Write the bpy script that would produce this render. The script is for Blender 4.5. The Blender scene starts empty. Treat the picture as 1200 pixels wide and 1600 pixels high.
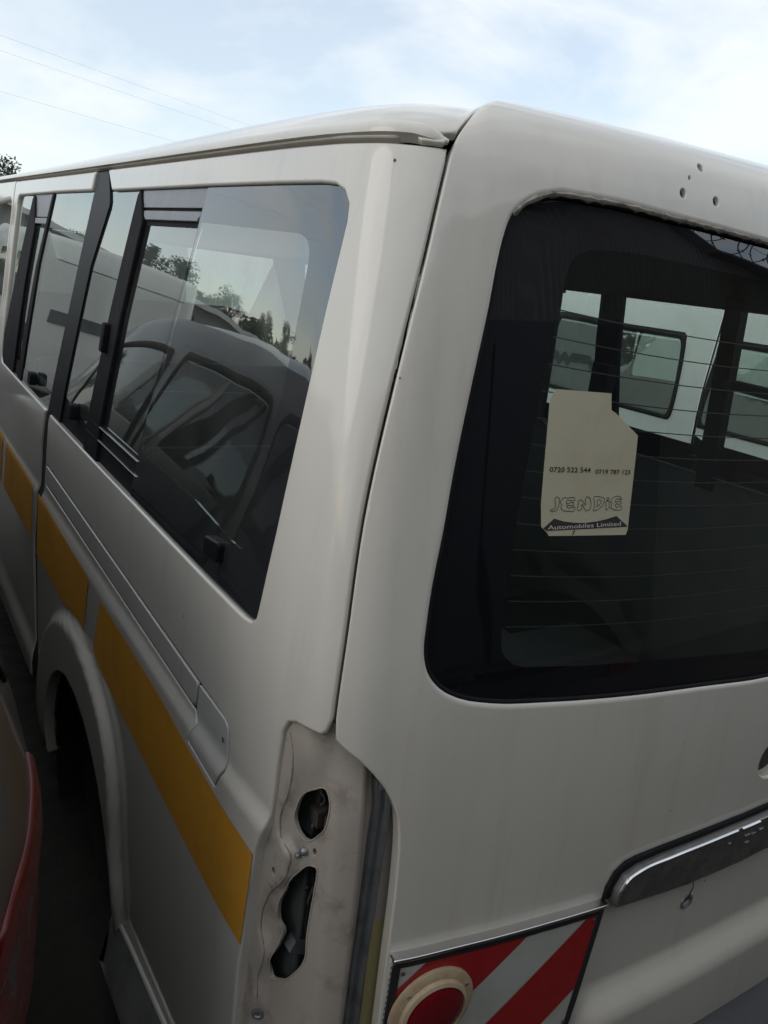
import bpy, bmesh, math, random
import numpy as np
from mathutils import Matrix, Vector
from mathutils.geometry import delaunay_2d_cdt
random.seed(7); rng = np.random.default_rng(7)
scene = bpy.context.scene
col = scene.collection

# ------------------------------------------------------------------ camera
RC = np.array([[0.8461371, -0.05872825, 0.52971975],
               [-0.52077258, -0.30248467, 0.79831006],
               [0.11334875, -0.95134327, -0.28652756]])      # rows: world X, Y, Z in (right, down, forward)
cam_d = bpy.data.cameras.new('camera'); cam = bpy.data.objects.new('camera', cam_d); col.objects.link(cam)
cam_d.sensor_fit = 'HORIZONTAL'; cam_d.sensor_width = 36.0; cam_d.lens = 36.0 * 1280 / 1200
cam_d.clip_start = 0.02; cam_d.clip_end = 3000
m = Matrix.Identity(4)
for i in range(3):
    m[i][0] = RC[i, 0]; m[i][1] = -RC[i, 1]; m[i][2] = -RC[i, 2]
m[0][3], m[1][3], m[2][3] = -1.265, -0.66, 1.70
cam.matrix_world = m
scene.camera = cam

# ------------------------------------------------------------------ sky, sun, exposure
SUN_EL, SUN_AZ = math.radians(24), math.radians(-82)          # azimuth from +Y towards +X
world = bpy.data.worlds.new('World'); scene.world = world; world.use_nodes = True
nt = world.node_tree; N = nt.nodes; L = nt.links; N.clear()
sky = N.new('ShaderNodeTexSky'); sky.sky_type = 'NISHITA'; sky.sun_disc = False
sky.sun_elevation = SUN_EL; sky.sun_rotation = SUN_AZ; sky.air_density = 1.0; sky.dust_density = 0.3; sky.ozone_density = 2.0
tc = N.new('ShaderNodeTexCoord'); mp = N.new('ShaderNodeMapping'); mp.inputs['Scale'].default_value = (1.0, 1.0, 2.2); mp.inputs['Location'].default_value = (.37, .9, .2)
no = N.new('ShaderNodeTexNoise'); no.inputs['Scale'].default_value = 4.2; no.inputs['Detail'].default_value = 9; no.inputs['Roughness'].default_value = .55; no.inputs['Distortion'].default_value = .35
cr_ = N.new('ShaderNodeValToRGB'); cr_.color_ramp.elements[0].position = .38; cr_.color_ramp.elements[1].position = .62
cr_.color_ramp.elements[0].color = (.50, .50, .50, 1); cr_.color_ramp.elements[1].color = (.98, .98, .98, 1)
mx = N.new('ShaderNodeMix'); mx.data_type = 'RGBA'; mx.inputs['B'].default_value = (5.45, 5.75, 5.95, 1)
bg = N.new('ShaderNodeBackground'); bg.inputs['Strength'].default_value = 0.15
wo = N.new('ShaderNodeOutputWorld')
L.new(tc.outputs['Generated'], mp.inputs['Vector']); L.new(mp.outputs['Vector'], no.inputs['Vector'])
L.new(no.outputs['Fac'], cr_.inputs['Fac']); L.new(cr_.outputs['Color'], mx.inputs['Factor'])
L.new(sky.outputs['Color'], mx.inputs['A']); L.new(mx.outputs['Result'], bg.inputs['Color']); L.new(bg.outputs['Background'], wo.inputs['Surface'])
sd = bpy.data.lights.new('sun', 'SUN'); sd.energy = 0.55; sd.angle = math.radians(40); sd.color = (1.0, .95, .87)
so = bpy.data.objects.new('sun', sd); col.objects.link(so)
sdir = Vector((math.sin(SUN_AZ) * math.cos(SUN_EL), math.cos(SUN_AZ) * math.cos(SUN_EL), math.sin(SUN_EL)))
so.rotation_euler = sdir.to_track_quat('Z', 'Y').to_euler(); so.location = sdir * 30
vs = scene.view_settings; vs.view_transform = 'Standard'; vs.look = 'None'; vs.gamma = 1; vs.use_curve_mapping = False
vs.exposure = 0.25
scene.cycles.max_bounces = 10; scene.cycles.transparent_max_bounces = 24; scene.cycles.glossy_bounces = 6
scene.cycles.use_denoising = True

# ------------------------------------------------------------------ materials
def mat(name, base, rough=.5, metal=0, spec=.5, coat=0, coat_r=.05, noise=None, bump=None, emit=None):
    """noise=(scale, colour2, lo, hi) blends a second colour; bump=(scale, strength, distance)"""
    M = bpy.data.materials.new(name); M.use_nodes = True
    n = M.node_tree.nodes; l = M.node_tree.links; b = n['Principled BSDF']
    b.inputs['Base Color'].default_value = (*base, 1); b.inputs['Roughness'].default_value = rough
    b.inputs['Metallic'].default_value = metal; b.inputs['Specular IOR Level'].default_value = spec
    b.inputs['Coat Weight'].default_value = coat; b.inputs['Coat Roughness'].default_value = coat_r
    t = n.new('ShaderNodeTexCoord')
    if noise:
        sc, c2, lo, hi = noise
        x = n.new('ShaderNodeTexNoise'); x.inputs['Scale'].default_value = sc; x.inputs['Detail'].default_value = 8; x.inputs['Roughness'].default_value = .65
        r = n.new('ShaderNodeMapRange'); r.inputs['From Min'].default_value = lo; r.inputs['From Max'].default_value = hi
        k = n.new('ShaderNodeMix'); k.data_type = 'RGBA'; k.inputs['A'].default_value = (*base, 1); k.inputs['B'].default_value = (*c2, 1)
        l.new(t.outputs['Object'], x.inputs['Vector']); l.new(x.outputs['Fac'], r.inputs['Value']); l.new(r.outputs['Result'], k.inputs['Factor']); l.new(k.outputs['Result'], b.inputs['Base Color'])
        q = n.new('ShaderNodeMapRange'); q.inputs['From Min'].default_value = .3; q.inputs['From Max'].default_value = .75
        q.inputs['To Min'].default_value = max(rough - .06, .01); q.inputs['To Max'].default_value = min(rough + .12, 1)
        l.new(x.outputs['Fac'], q.inputs['Value']); l.new(q.outputs['Result'], b.inputs['Roughness'])
    if bump:
        sc, st, ds = bump
        x = n.new('ShaderNodeTexNoise'); x.inputs['Scale'].default_value = sc; x.inputs['Detail'].default_value = 6
        w = n.new('ShaderNodeBump'); w.inputs['Strength'].default_value = st; w.inputs['Distance'].default_value = ds
        l.new(t.outputs['Object'], x.inputs['Vector']); l.new(x.outputs['Fac'], w.inputs['Height']); l.new(w.outputs['Normal'], b.inputs['Normal'])
    return M
def glass(name, tint, f0=.06, f1=.9, rough=0.0, opaque=None, dust=.03):
    """thin glazing: tinted see-through sheet with a two-surface mirror reflection"""
    M = bpy.data.materials.new(name); M.use_nodes = True
    n = M.node_tree.nodes; l = M.node_tree.links; n.clear()
    o = n.new('ShaderNodeOutputMaterial'); tr = n.new('ShaderNodeBsdfDiffuse' if opaque else 'ShaderNodeBsdfTransparent'); tr.inputs['Color'].default_value = (*(opaque or tint), 1)
    gl = n.new('ShaderNodeBsdfGlossy'); gl.inputs['Roughness'].default_value = rough; gl.inputs['Color'].default_value = (.97, 1, .99, 1)
    lw = n.new('ShaderNodeLayerWeight'); lw.inputs['Blend'].default_value = .5      # the same reflectance from either side of the sheet
    pw = n.new('ShaderNodeMath'); pw.operation = 'POWER'; pw.inputs[1].default_value = 4.0
    mu = n.new('ShaderNodeMath'); mu.operation = 'MULTIPLY_ADD'; mu.inputs[1].default_value = f1; mu.inputs[2].default_value = f0; mu.use_clamp = True
    l.new(lw.outputs['Facing'], pw.inputs[0]); l.new(pw.outputs[0], mu.inputs[0])
    mi = n.new('ShaderNodeMixShader'); l.new(mu.outputs[0], mi.inputs['Fac']); l.new(tr.outputs[0], mi.inputs[1]); l.new(gl.outputs[0], mi.inputs[2])
    tc_ = n.new('ShaderNodeTexCoord'); x_ = n.new('ShaderNodeTexNoise'); x_.inputs['Scale'].default_value = 5; x_.inputs['Detail'].default_value = 9; x_.inputs['Roughness'].default_value = .7
    r_ = n.new('ShaderNodeMapRange'); r_.inputs['From Min'].default_value = .3; r_.inputs['From Max'].default_value = .75; r_.inputs['To Min'].default_value = dust * .3; r_.inputs['To Max'].default_value = dust * 1.8
    df = n.new('ShaderNodeBsdfDiffuse'); df.inputs['Color'].default_value = (.50, .48, .44, 1); m2 = n.new('ShaderNodeMixShader')
    l.new(tc_.outputs['Object'], x_.inputs['Vector']); l.new(x_.outputs['Fac'], r_.inputs['Value']); l.new(r_.outputs['Result'], m2.inputs['Fac']); l.new(mi.outputs[0], m2.inputs[1]); l.new(df.outputs[0], m2.inputs[2])
    l.new(m2.outputs[0], o.inputs['Surface'])
    return M
def paint(name, c, dirt, grime=1.0):
    M = mat(name, c, .45, coat=1.0, coat_r=.05); n = M.node_tree.nodes; l = M.node_tree.links; b = n['Principled BSDF']; tc_ = n.new('ShaderNodeTexCoord')
    def nz(scale, sc3, det=6, ro=.6):
        mp_ = n.new('ShaderNodeMapping'); mp_.inputs['Scale'].default_value = sc3; x_ = n.new('ShaderNodeTexNoise'); x_.inputs['Scale'].default_value = scale; x_.inputs['Detail'].default_value = det; x_.inputs['Roughness'].default_value = ro
        l.new(tc_.outputs['Object'], mp_.inputs['Vector']); l.new(mp_.outputs['Vector'], x_.inputs['Vector']); return x_.outputs['Fac']
    def rng_(src, a, b_, lo=0., hi=1.):
        r_ = n.new('ShaderNodeMapRange'); r_.inputs['From Min'].default_value = a; r_.inputs['From Max'].default_value = b_; r_.inputs['To Min'].default_value = lo; r_.inputs['To Max'].default_value = hi; l.new(src, r_.inputs['Value']); return r_.outputs['Result']
    cloud = rng_(nz(2.4, (1, 1, 1), 8, .65), .45, .78, 0, .55 * grime); streak = rng_(nz(26, (1, 1, .045), 5, .6), .52, .80, 0, .55 * grime); speck = rng_(nz(420, (1, 1, 1), 2, .5), .70, .76, 0, .6 * grime)
    a1 = n.new('ShaderNodeMath'); a1.operation = 'ADD'; l.new(cloud, a1.inputs[0]); l.new(streak, a1.inputs[1]); a2 = n.new('ShaderNodeMath'); a2.operation = 'ADD'; a2.use_clamp = True; l.new(a1.outputs[0], a2.inputs[0]); l.new(speck, a2.inputs[1])
    k_ = n.new('ShaderNodeMix'); k_.data_type = 'RGBA'; k_.inputs['A'].default_value = (*c, 1); k_.inputs['B'].default_value = (*dirt, 1); l.new(a2.outputs[0], k_.inputs['Factor']); l.new(k_.outputs['Result'], b.inputs['Base Color'])
    l.new(rng_(nz(7, (1, 1, .5), 7, .7), .3, .75, .03, .14), b.inputs['Coat Roughness'])
    bu = n.new('ShaderNodeBump'); bu.inputs['Strength'].default_value = .05; bu.inputs['Distance'].default_value = .006; l.new(nz(6, (1, 1, 1), 2, .4), bu.inputs['Height']); l.new(bu.outputs['Normal'], b.inputs['Coat Normal']); l.new(bu.outputs['Normal'], b.inputs['Normal'])
    return M
PAINT = paint('van_paint', (.635, .588, .515), (.46, .40, .325), .6)
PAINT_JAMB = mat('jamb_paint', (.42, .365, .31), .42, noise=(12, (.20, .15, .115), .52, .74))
RAILPAINT = paint('rail_paint', (.57, .54, .49), (.45, .40, .34), .8)
BLACKIN = mat('cavity_black', (.012, .012, .012), .9)
CAVITY = mat('cavity_metal', (.085, .068, .055), .7, noise=(30, (.025, .02, .016), .4, .7))

POSTBLK = mat('post_black', (.009, .009, .011), .45, spec=.15)
STRIP = mat('weatherstrip_grey', (.13, .13, .13), .45, noise=(25, (.07, .07, .07), .45, .7))
RUBBER = mat('rubber', (.010, .010, .011), .7, spec=.15, noise=(25, (.024, .023, .022), .5, .8))
SEALANT = mat('old_sealant', (.33, .29, .24), .7, noise=(40, (.09, .08, .07), .45, .65), bump=(60, .6, .004))
GREYBAR = mat('grey_frame', (.20, .20, .21), .35, metal=.6, noise=(18, (.36, .36, .37), .5, .8))
ALU = mat('alu_edge', (.62, .60, .58), .28, metal=1.0)
CHROME = mat('worn_chrome', (.36, .35, .335), .32, metal=.85, noise=(22, (.17, .16, .15), .42, .75), bump=(300, .12, .001))
CHROME_B = mat('chrome_highlight', (.75, .75, .75), .15, metal=1.0)  # brighter copy of the chrome, stands for its edge highlight
YELLOW = mat('yellow_stripe', (.66, .305, .032), .45, noise=(5, (.56, .255, .027), .45, .72))
GLASS = glass('tinted_glass', (.80, .89, .86), .26, .60, .012, None, .035)
FRITS = glass('side_frit', None, .17, .6, .02, (.012, .012, .014), .022)
RGLASS = glass('rear_glass', (.90, .97, .93), .065, .85, .0, None, .007)
FRIT = glass('rear_frit', None, .095, .8, .01, (.006, .006, .008), .006)
STICKER = mat('sticker_paper', (.50, .45, .32), .5, noise=(14, (.44, .39, .26), .45, .7))
INK = mat('ink', (.035, .030, .028), .6)
INKW = mat('ink_white', (.55, .52, .45), .6)
RED = mat('red_reflective', (.36, .018, .018), .38, noise=(30, (.33, .01, .012), .45, .7))
WHITEREF = mat('white_reflective', (.50, .49, .44), .4, noise=(12, (.40, .38, .33), .45, .75))
BOARDBLK = mat('board_frame', (.022, .021, .024), .5)
CREAM = mat('reflector_ring', (.44, .33, .21), .5, noise=(25, (.30, .21, .13), .45, .75))
REDLENS = mat('red_lens', (.17, .007, .012), .2, coat=.3, noise=(160, (.15, .004, .008), .4, .6))
SEAT = mat('seat_vinyl', (.014, .015, .015), .6, noise=(9, (.026, .027, .026), .45, .75))
TRIM = mat('interior_trim', (.055, .058, .056), .6, noise=(6, (.08, .08, .075), .45, .75))
LINER = mat('headliner', (.075, .078, .075), .85)
TYRE = mat('tyre', (.016, .016, .016), .8, bump=(60, .4, .004))
STEEL = mat('wheel_steel', (.25, .25, .25), .45, metal=.8)
GALV = mat('galvanised', (.34, .35, .35), .45, metal=.7, noise=(20, (.2, .2, .2), .4, .7))

# ------------------------------------------------------------------ object helpers
def tag(o, label=None, cat=None, group=None, kind=None):
    if label: o['label'] = label
    if cat: o['category'] = cat
    if group: o['group'] = group
    if kind: o['kind'] = kind
    return o
def empty(name, loc=(0, 0, 0)):
    o = bpy.data.objects.new(name, None); col.objects.link(o); o.location = loc; o.empty_display_size = .2
    return o
def mk(name, V, Fc, material, parent=None, smooth=True, normals=None):
    me = bpy.data.meshes.new(name); me.from_pydata([tuple(map(float, p)) for p in V], [], [tuple(map(int, f)) for f in Fc])
    me.update()
    if smooth: me.polygons.foreach_set('use_smooth', [True] * len(me.polygons))
    if normals is not None: me.normals_split_custom_set_from_vertices([tuple(map(float, q)) for q in normals])
    if material: me.materials.append(material)
    o = bpy.data.objects.new(name, me); col.objects.link(o)
    if parent:
        o.parent = parent; o.matrix_parent_inverse = Matrix.Translation(parent.location).inverted()
    return o
class MB:
    def __init__(s): s.V = []; s.F = []
    def add(s, V, Fc):
        k = len(s.V); s.V += [tuple(map(float, v)) for v in V]; s.F += [tuple(i + k for i in f) for f in Fc]
    def box(s, c, h, rot=None):
        V = [Vector((x * h[0], y * h[1], z * h[2])) for x in (-1, 1) for y in (-1, 1) for z in (-1, 1)]
        if rot is not None: V = [rot @ v for v in V]
        s.add([(v[0] + c[0], v[1] + c[1], v[2] + c[2]) for v in V], [(0, 1, 3, 2), (4, 6, 7, 5), (0, 4, 5, 1), (2, 3, 7, 6), (0, 2, 6, 4), (1, 5, 7, 3)])
    def tube(s, P, r, n=8, cap=True):
        P = [Vector(p) for p in P]; rs = r if hasattr(r, '__len__') else [r] * len(P)
        t0 = (P[1] - P[0]).normalized(); a = Vector((0, 0, 1)) if abs(t0.z) < .9 else Vector((1, 0, 0)); u = t0.cross(a).normalized()
        V = []
        for i, p in enumerate(P):
            t = (P[min(i + 1, len(P) - 1)] - P[max(i - 1, 0)]).normalized(); u = (u - t * u.dot(t)).normalized(); w = t.cross(u)
            V += [p + (u * math.cos(2 * math.pi * k / n) + w * math.sin(2 * math.pi * k / n)) * rs[i] for k in range(n)]
        Fc = [(i * n + k, i * n + (k + 1) % n, (i + 1) * n + (k + 1) % n, (i + 1) * n + k) for i in range(len(P) - 1) for k in range(n)]
        if cap: Fc += [tuple(range(n))[::-1], tuple((len(P) - 1) * n + k for k in range(n))]
        s.add(V, Fc)
    def lathe(s, prof, O, X, Y, Z, n=40):
        """prof: (radius, height) along Z"""
        V = []
        for r, h in prof:
            V += [np.array(O) + r * (math.cos(2 * math.pi * k / n) * X + math.sin(2 * math.pi * k / n) * Y) + h * Z for k in range(n)]
        Fc = [(i * n + k, i * n + (k + 1) % n, (i + 1) * n + (k + 1) % n, (i + 1) * n + k) for i in range(len(prof) - 1) for k in range(n)]
        Fc.append(tuple((len(prof) - 1) * n + k for k in range(n)))
        s.add(V, Fc)
    def build(s, name, material, parent=None, smooth=False):
        o = mk(name, s.V, s.F, material, parent, smooth)
        if smooth:
            o.data.set_sharp_from_angle(angle=math.radians(40))
        return o

# ------------------------------------------------------------------ curves and surfaces
def cr(tk, P, t):
    tk = np.asarray(tk, float); P = np.asarray(P, float)
    if P.ndim == 1: P = P[:, None]
    n = len(tk); mm = np.zeros_like(P); h = tk[1:] - tk[:-1]; d = (P[1:] - P[:-1]) / h[:, None]
    mm[0] = d[0]; mm[-1] = d[-1]; mm[1:-1] = (d[:-1] * h[1:, None] + d[1:] * h[:-1, None]) / (h[1:] + h[:-1])[:, None]
    t = np.asarray(t, float); sh = t.shape; t = t.ravel()
    i = np.clip(np.searchsorted(tk, t) - 1, 0, n - 2); u = ((t - tk[i]) / h[i])[:, None]; H = h[i][:, None]
    r = (2*u**3-3*u**2+1)*P[i] + (u**3-2*u**2+u)*H*mm[i] + (-2*u**3+3*u**2)*P[i+1] + (u**3-u**2)*H*mm[i+1]
    r = np.where(t[:, None] < tk[0], P[0] + (t[:, None] - tk[0]) * mm[0], np.where(t[:, None] > tk[-1], P[-1] + (t[:, None] - tk[-1]) * mm[-1], r))
    return r.reshape(sh + (P.shape[1],))
def sst(x, a, b):
    u = np.clip((np.asarray(x, float) - a) / (b - a), 0, 1); return u * u * (3 - 2 * u)
# body of the van: s runs along the plan outline (s<0 the left side going forward, s>0 across the tail), v up the section
PLAN = np.array([(-.845,4.6),(-.845,3.0),(-.845,1.6),(-.845,.9),(-.845,.55),(-.8445,.38),(-.841,.24),(-.832,.15),(-.812,.09),(-.78,.06),(-.72,.042),(-.6,.026),(-.4,.010),(-.2,.0025),(0,0)])
_L = np.concatenate([[0], np.cumsum(np.hypot(*(PLAN[1:] - PLAN[:-1]).T))]); SK = _L - _L[8]; SE = SK[-1]
PROF = np.array([(.10,.030,.02,.10),(.30,.004,.005,.30),(.45,.000,.0,.45),(.60,-.001,.0,.60),(.75,-.002,.0,.75),(.90,-.002,.002,.90),(1.05,-.003,.008,1.05),(1.20,.000,.020,1.20),
 (1.30,.009,.034,1.30),(1.45,.026,.056,1.45),(1.60,.044,.078,1.60),(1.72,.060,.098,1.72),(1.80,.072,.115,1.80),(1.84,.080,.127,1.838),(1.88,.096,.145,1.868),(1.92,.121,.172,1.890),(1.97,.162,.212,1.907),(2.05,.238,.287,1.924),(2.15,.336,.385,1.936),(2.30,.486,.535,1.944)])
AS, AV, AR = -1.11, .25, .385            # rear wheel arch centre
def SP0(s, v):
    s, v = np.broadcast_arrays(np.asarray(s, float), np.asarray(v, float))
    flip = s > SE; s = np.where(flip, 2 * SE - s, s)
    p = cr(SK, PLAN, s); q = cr(PROF[:, 0], PROF[:, 1:], v)
    w = np.where(s < 0, 1, 1 - sst(s, 0, SE))
    x = p[..., 0] + q[..., 0] * w; y = p[..., 1] + q[..., 1]
    z = q[..., 2] + sst(v, 1.84, 1.94) * (-.008 + .017 * sst(s, .07, .11) - .010 * np.clip((-s - .4) / 1.6, 0, 1) - .02 * np.clip(-s - 2, 0, 1) ** 2)
    return np.stack([np.where(flip, -x, x), y, z], -1)
def nrm(fn, s, v, e=.0025):
    a = fn(np.asarray(s) + e, v) - fn(np.asarray(s) - e, v); b = fn(s, np.asarray(v) + e) - fn(s, np.asarray(v) - e)
    n = np.cross(a, b); return n / np.maximum(np.linalg.norm(n, axis=-1, keepdims=True), 1e-12)
def relief(s, v):
    s, v = np.broadcast_arrays(np.asarray(s, float), np.asarray(v, float)); ss = np.where(s > SE, 2 * SE - s, s)
    side = 1 - sst(ss, -.05, .02)
    h = .010 * (1 - sst(v, .955, .992)) * side                       # shoulder below the rail
    r = np.hypot(ss - AS, v - AV)
    ro = .545 - .115 * (1 - sst(np.arctan2(v - AV, ss - AS), .35, 1.05))
    h = h + .022 * (1 - sst(r, ro - .035, ro)) * side                # wheel-arch flare
    h = h + .016 * (1 - sst(v, .40, .47)) * side * (ss < -1.72)      # sill
    h = h + .030 * (1 - sst(v, .545, .615)) * sst(ss, .47, .54)      # lower lip of the tailgate
    return h
def SP(s, v): return SP0(s, v) + nrm(SP0, s, v) * relief(s, v)[..., None]

def resample(pts, seg, closed=True):
    P = np.array([p[:2] for p in pts], float); Q = [] ; n = len(P)
    for i in range(n if closed else n - 1):
        a, b = P[i], P[(i + 1) % n]; k = max(1, int(math.ceil(np.hypot(*(b - a)) / seg)))
        Q += [a + (b - a) * t / k for t in range(k)]
    if not closed: Q.append(P[-1])
    return np.array(Q)
def rounded(pts, r=.02, n=6):
    """closed polygon with filleted corners; a point may carry its own radius as third value"""
    out = []; m_ = len(pts)
    for i in range(m_):
        p = np.array(pts[i][:2], float); rr = pts[i][2] if len(pts[i]) > 2 else r
        a = np.array(pts[i - 1][:2], float); b = np.array(pts[(i + 1) % m_][:2], float)
        if rr <= 0: out.append(p); continue
        da, db = a - p, b - p; la, lb = np.hypot(*da), np.hypot(*db); da /= la; db /= lb
        ang = math.acos(max(-1, min(1, float(da @ db)))); t = min(rr / max(math.tan(ang / 2), .05), la * .49, lb * .49)
        for k in range(n + 1):
            u = k / n; out.append((1-u)**2 * (p + da * t) + 2 * u * (1-u) * p + u * u * (p + db * t))
    return np.array(out)
def spline(pts, n=6, closed=True):
    P = np.array(pts, float)
    if closed:
        Q = np.concatenate([P[-3:], P, P[:3]]); d = np.concatenate([[0], np.cumsum(np.hypot(*(Q[1:] - Q[:-1]).T))])
        t = np.concatenate([np.linspace(d[i + 3], d[i + 4], n, endpoint=False) for i in range(len(P))])
        return cr(d, Q, t)
    d = np.concatenate([[0], np.cumsum(np.hypot(*(P[1:] - P[:-1]).T))]); return cr(d, P, np.linspace(0, d[-1], n * len(P)))
def inside(poly, X):
    r = np.zeros(len(X), bool); n = len(poly); x, y = X[:, 0], X[:, 1]
    for i in range(n):
        x0, y0 = poly[i]; x1, y1 = poly[(i + 1) % n]
        c = (y0 > y) != (y1 > y)
        if c.any(): r ^= c & (x < (x1 - x0) * (y - y0) / ((y1 - y0) if y1 != y0 else 1e-12) + x0)
    return r
def distdir(poly, X):
    best = np.full(len(X), 1e9); dirv = np.zeros((len(X), 2)); n = len(poly)
    A = poly; B = np.roll(poly, -1, 0)
    for i0 in range(0, len(X), 4000):
        x = X[i0:i0 + 4000]; d = B - A; L2 = np.maximum((d * d).sum(1), 1e-14)
        t = np.clip(((x[:, None] - A) * d).sum(-1) / L2, 0, 1); c = A + t[..., None] * d; e = x[:, None] - c; q = (e * e).sum(-1)
        j = q.argmin(1); k = np.arange(len(x)); best[i0:i0 + 4000] = np.sqrt(q[k, j]); dirv[i0:i0 + 4000] = e[k, j]
    return best, dirv / np.maximum(best, 1e-9)[:, None]
def area(P): return .5 * float(np.sum(P[:, 0] * np.roll(P[:, 1], -1) - np.roll(P[:, 0], -1) * P[:, 1]))
PCACHE = {}
def upright(V, fn):
    """the far side has plumb window posts"""
    if fn is not SP: return V
    V = V.copy(); V[:, 1] += .28 * np.clip(V[:, 2] - 1.215, 0, .63) * np.clip((V[:, 1] - .1) / .9, 0, 1.2); return V
def panel(name, outer, material, parent=None, holes=(), fn=SP, base=0., lip=.003, hlip=None, skirt=.012, step=.022, seg=.010, mirror=False, fine=None, flipn=False):
    """sheet-metal panel cut to an outline on a surface, with rolled edges and a turned-in flange"""
    if mirror:
        key = (name, fn.__name__, base, lip, skirt, round(float(np.sum([p[0] for p in outer])), 6), len(outer))
        if key in PCACHE:
            V, NN, FF = PCACHE[key]; return mk(name, upright(V * [-1, 1, 1], fn), [f[::-1] for f in FF], material, parent, True, NN * [-1, 1, 1])
    loops = [[p[:2] for p in outer]] + [[p[:2] for p in h] for h in holes]
    loops = [resample(l, seg) for l in loops]
    lips = [lip] + list(hlip if hlip is not None else [lip] * len(holes))
    loops = [l if (area(l) > 0) == (k == 0) else l[::-1] for k, l in enumerate(loops)]    # material lies to the left
    pts = []; edges = []; ring = []
    for l in loops:
        k = len(pts); pts += [tuple(p) for p in l]; ring.append((k, len(l))); edges += [(k + i, k + (i + 1) % len(l)) for i in range(len(l))]
    def dists(X):
        D = [distdir(l, X) for l in loops]; return D
    cand = []
    for l, r in zip(loops, lips):
        if r <= 0: continue
        t = np.roll(l, -1, 0) - np.roll(l, 1, 0); t /= np.maximum(np.hypot(t[:, 0], t[:, 1]), 1e-9)[:, None]; nn = np.stack([-t[:, 1], t[:, 0]], 1)
        for f in (.12, .35, .7, 1.05):
            c = l + nn * (r * f); D = np.min([d[0] for d in dists(c)], 0); cand.append(c[D > r * f * .85])
    lo, hi = loops[0].min(0), loops[0].max(0)
    gx = np.arange(lo[0] + step * .37, hi[0], step); gy = np.arange(lo[1] + step * .41, hi[1], step)
    g = np.stack(np.meshgrid(gx, gy), -1).reshape(-1, 2)
    if fine is not None:
        for (a0, a1, b0, b1, st) in fine:
            g = g[~((g[:, 0] > a0) & (g[:, 0] < a1) & (g[:, 1] > b0) & (g[:, 1] < b1))]
            q = np.stack(np.meshgrid(np.arange(max(a0, lo[0]), min(a1, hi[0]), st) + st * .3, np.arange(max(b0, lo[1]), min(b1, hi[1]), st * 1.0) + st * .3), -1).reshape(-1, 2); g = np.concatenate([g, q])
    ok = inside(loops[0], g)
    for l in loops[1:]: ok &= ~inside(l, g)
    g = g[ok]
    if len(g):
        D = np.min([distdir(l, g)[0] - (r * 1.3 + .0015) for l, r in zip(loops, lips)], 0); g = g[D > 0]
    if len(g): cand.append(g)
    if cand: pts += [tuple(p) for p in np.concatenate(cand)]
    vo, eo, fo, ov, _, _ = delaunay_2d_cdt([Vector(p) for p in pts], edges, [], 0, 1e-6)
    X = np.array([(p[0], p[1]) for p in vo]); Fc = np.array([list(f) for f in fo if len(f) == 3])
    cc = X[Fc].mean(1); ok = inside(loops[0], cc)
    for l in loops[1:]: ok &= ~inside(l, cc)
    Fc = Fc[ok]
    Fc = np.array([f if ((X[f[1]] - X[f[0]])[0] * (X[f[2]] - X[f[0]])[1] - (X[f[1]] - X[f[0]])[1] * (X[f[2]] - X[f[0]])[0]) > 0 else f[::-1] for f in Fc])
    P0 = fn(X[:, 0], X[:, 1]); n0 = nrm(fn, X[:, 0], X[:, 1]); 
    if flipn: n0 = -n0
    e = .0025
    ta = (fn(X[:, 0] + e, X[:, 1]) - fn(X[:, 0] - e, X[:, 1])) / (2 * e); tb = (fn(X[:, 0], X[:, 1] + e) - fn(X[:, 0], X[:, 1] - e)) / (2 * e)
    drop = np.zeros(len(X)); slope = np.zeros(len(X)); sd_ = np.zeros((len(X), 2))
    for l, r in zip(loops, lips):
        if r <= 0: continue
        d, dv = distdir(l, X); u = np.clip(1 - d / r, 0, .985); dr = r * (1 - np.sqrt(1 - u * u)); k = u / np.sqrt(1 - u * u)
        z0 = d < 1e-6
        if z0.any():                              # direction on the edge itself: inward normal of the loop
            t = np.roll(l, -1, 0) - np.roll(l, 1, 0); t /= np.maximum(np.hypot(t[:, 0], t[:, 1]), 1e-9)[:, None]; nn = np.stack([-t[:, 1], t[:, 0]], 1)
            idx = np.where(z0)[0]; jj = [int(np.argmin(((l - X[q]) ** 2).sum(1))) for q in idx]; dv[idx] = nn[jj]
        mskk = dr > drop; drop = np.where(mskk, dr, drop); slope = np.where(mskk, k, slope); sd_ = np.where(mskk[:, None], dv, sd_)
    P = P0 + n0 * (base - drop)[:, None]
    tt = ta * sd_[:, :1] + tb * sd_[:, 1:]; tt /= np.maximum(np.linalg.norm(tt, axis=1, keepdims=True), 1e-9)
    nn_ = n0 - tt * np.minimum(slope, 6)[:, None]; nn_ /= np.linalg.norm(nn_, axis=1, keepdims=True)
    V = [p for p in P]; NN = [q for q in nn_]; FF = [tuple(f) for f in Fc]
    if skirt > 0:
        # map loop vertices to cdt output
        key = {}
        for i, o_ in enumerate(ov):
            for j in o_: key[j] = i
        for (k, cnt), l, r in zip(ring, loops, lips):
            t = np.roll(l, -1, 0) - np.roll(l, 1, 0); t /= np.maximum(np.hypot(t[:, 0], t[:, 1]), 1e-9)[:, None]; inn = np.stack([-t[:, 1], t[:, 0]], 1)
            a0 = len(V)
            for i in range(cnt):
                vi = key.get(k + i)
                if vi is None: vi = int(np.argmin(((X - l[i]) ** 2).sum(1)))
                w = -(ta[vi] * inn[i, 0] + tb[vi] * inn[i, 1]); w /= max(np.linalg.norm(w), 1e-9)
                V.append(P[vi]); NN.append(w); V.append(P0[vi] + n0[vi] * (base - max(skirt, drop[vi] + .001))); NN.append(w)
            for i in range(cnt):
                j = (i + 1) % cnt; FF.append((a0 + 2 * i, a0 + 2 * i + 1, a0 + 2 * j + 1, a0 + 2 * j))
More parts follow.
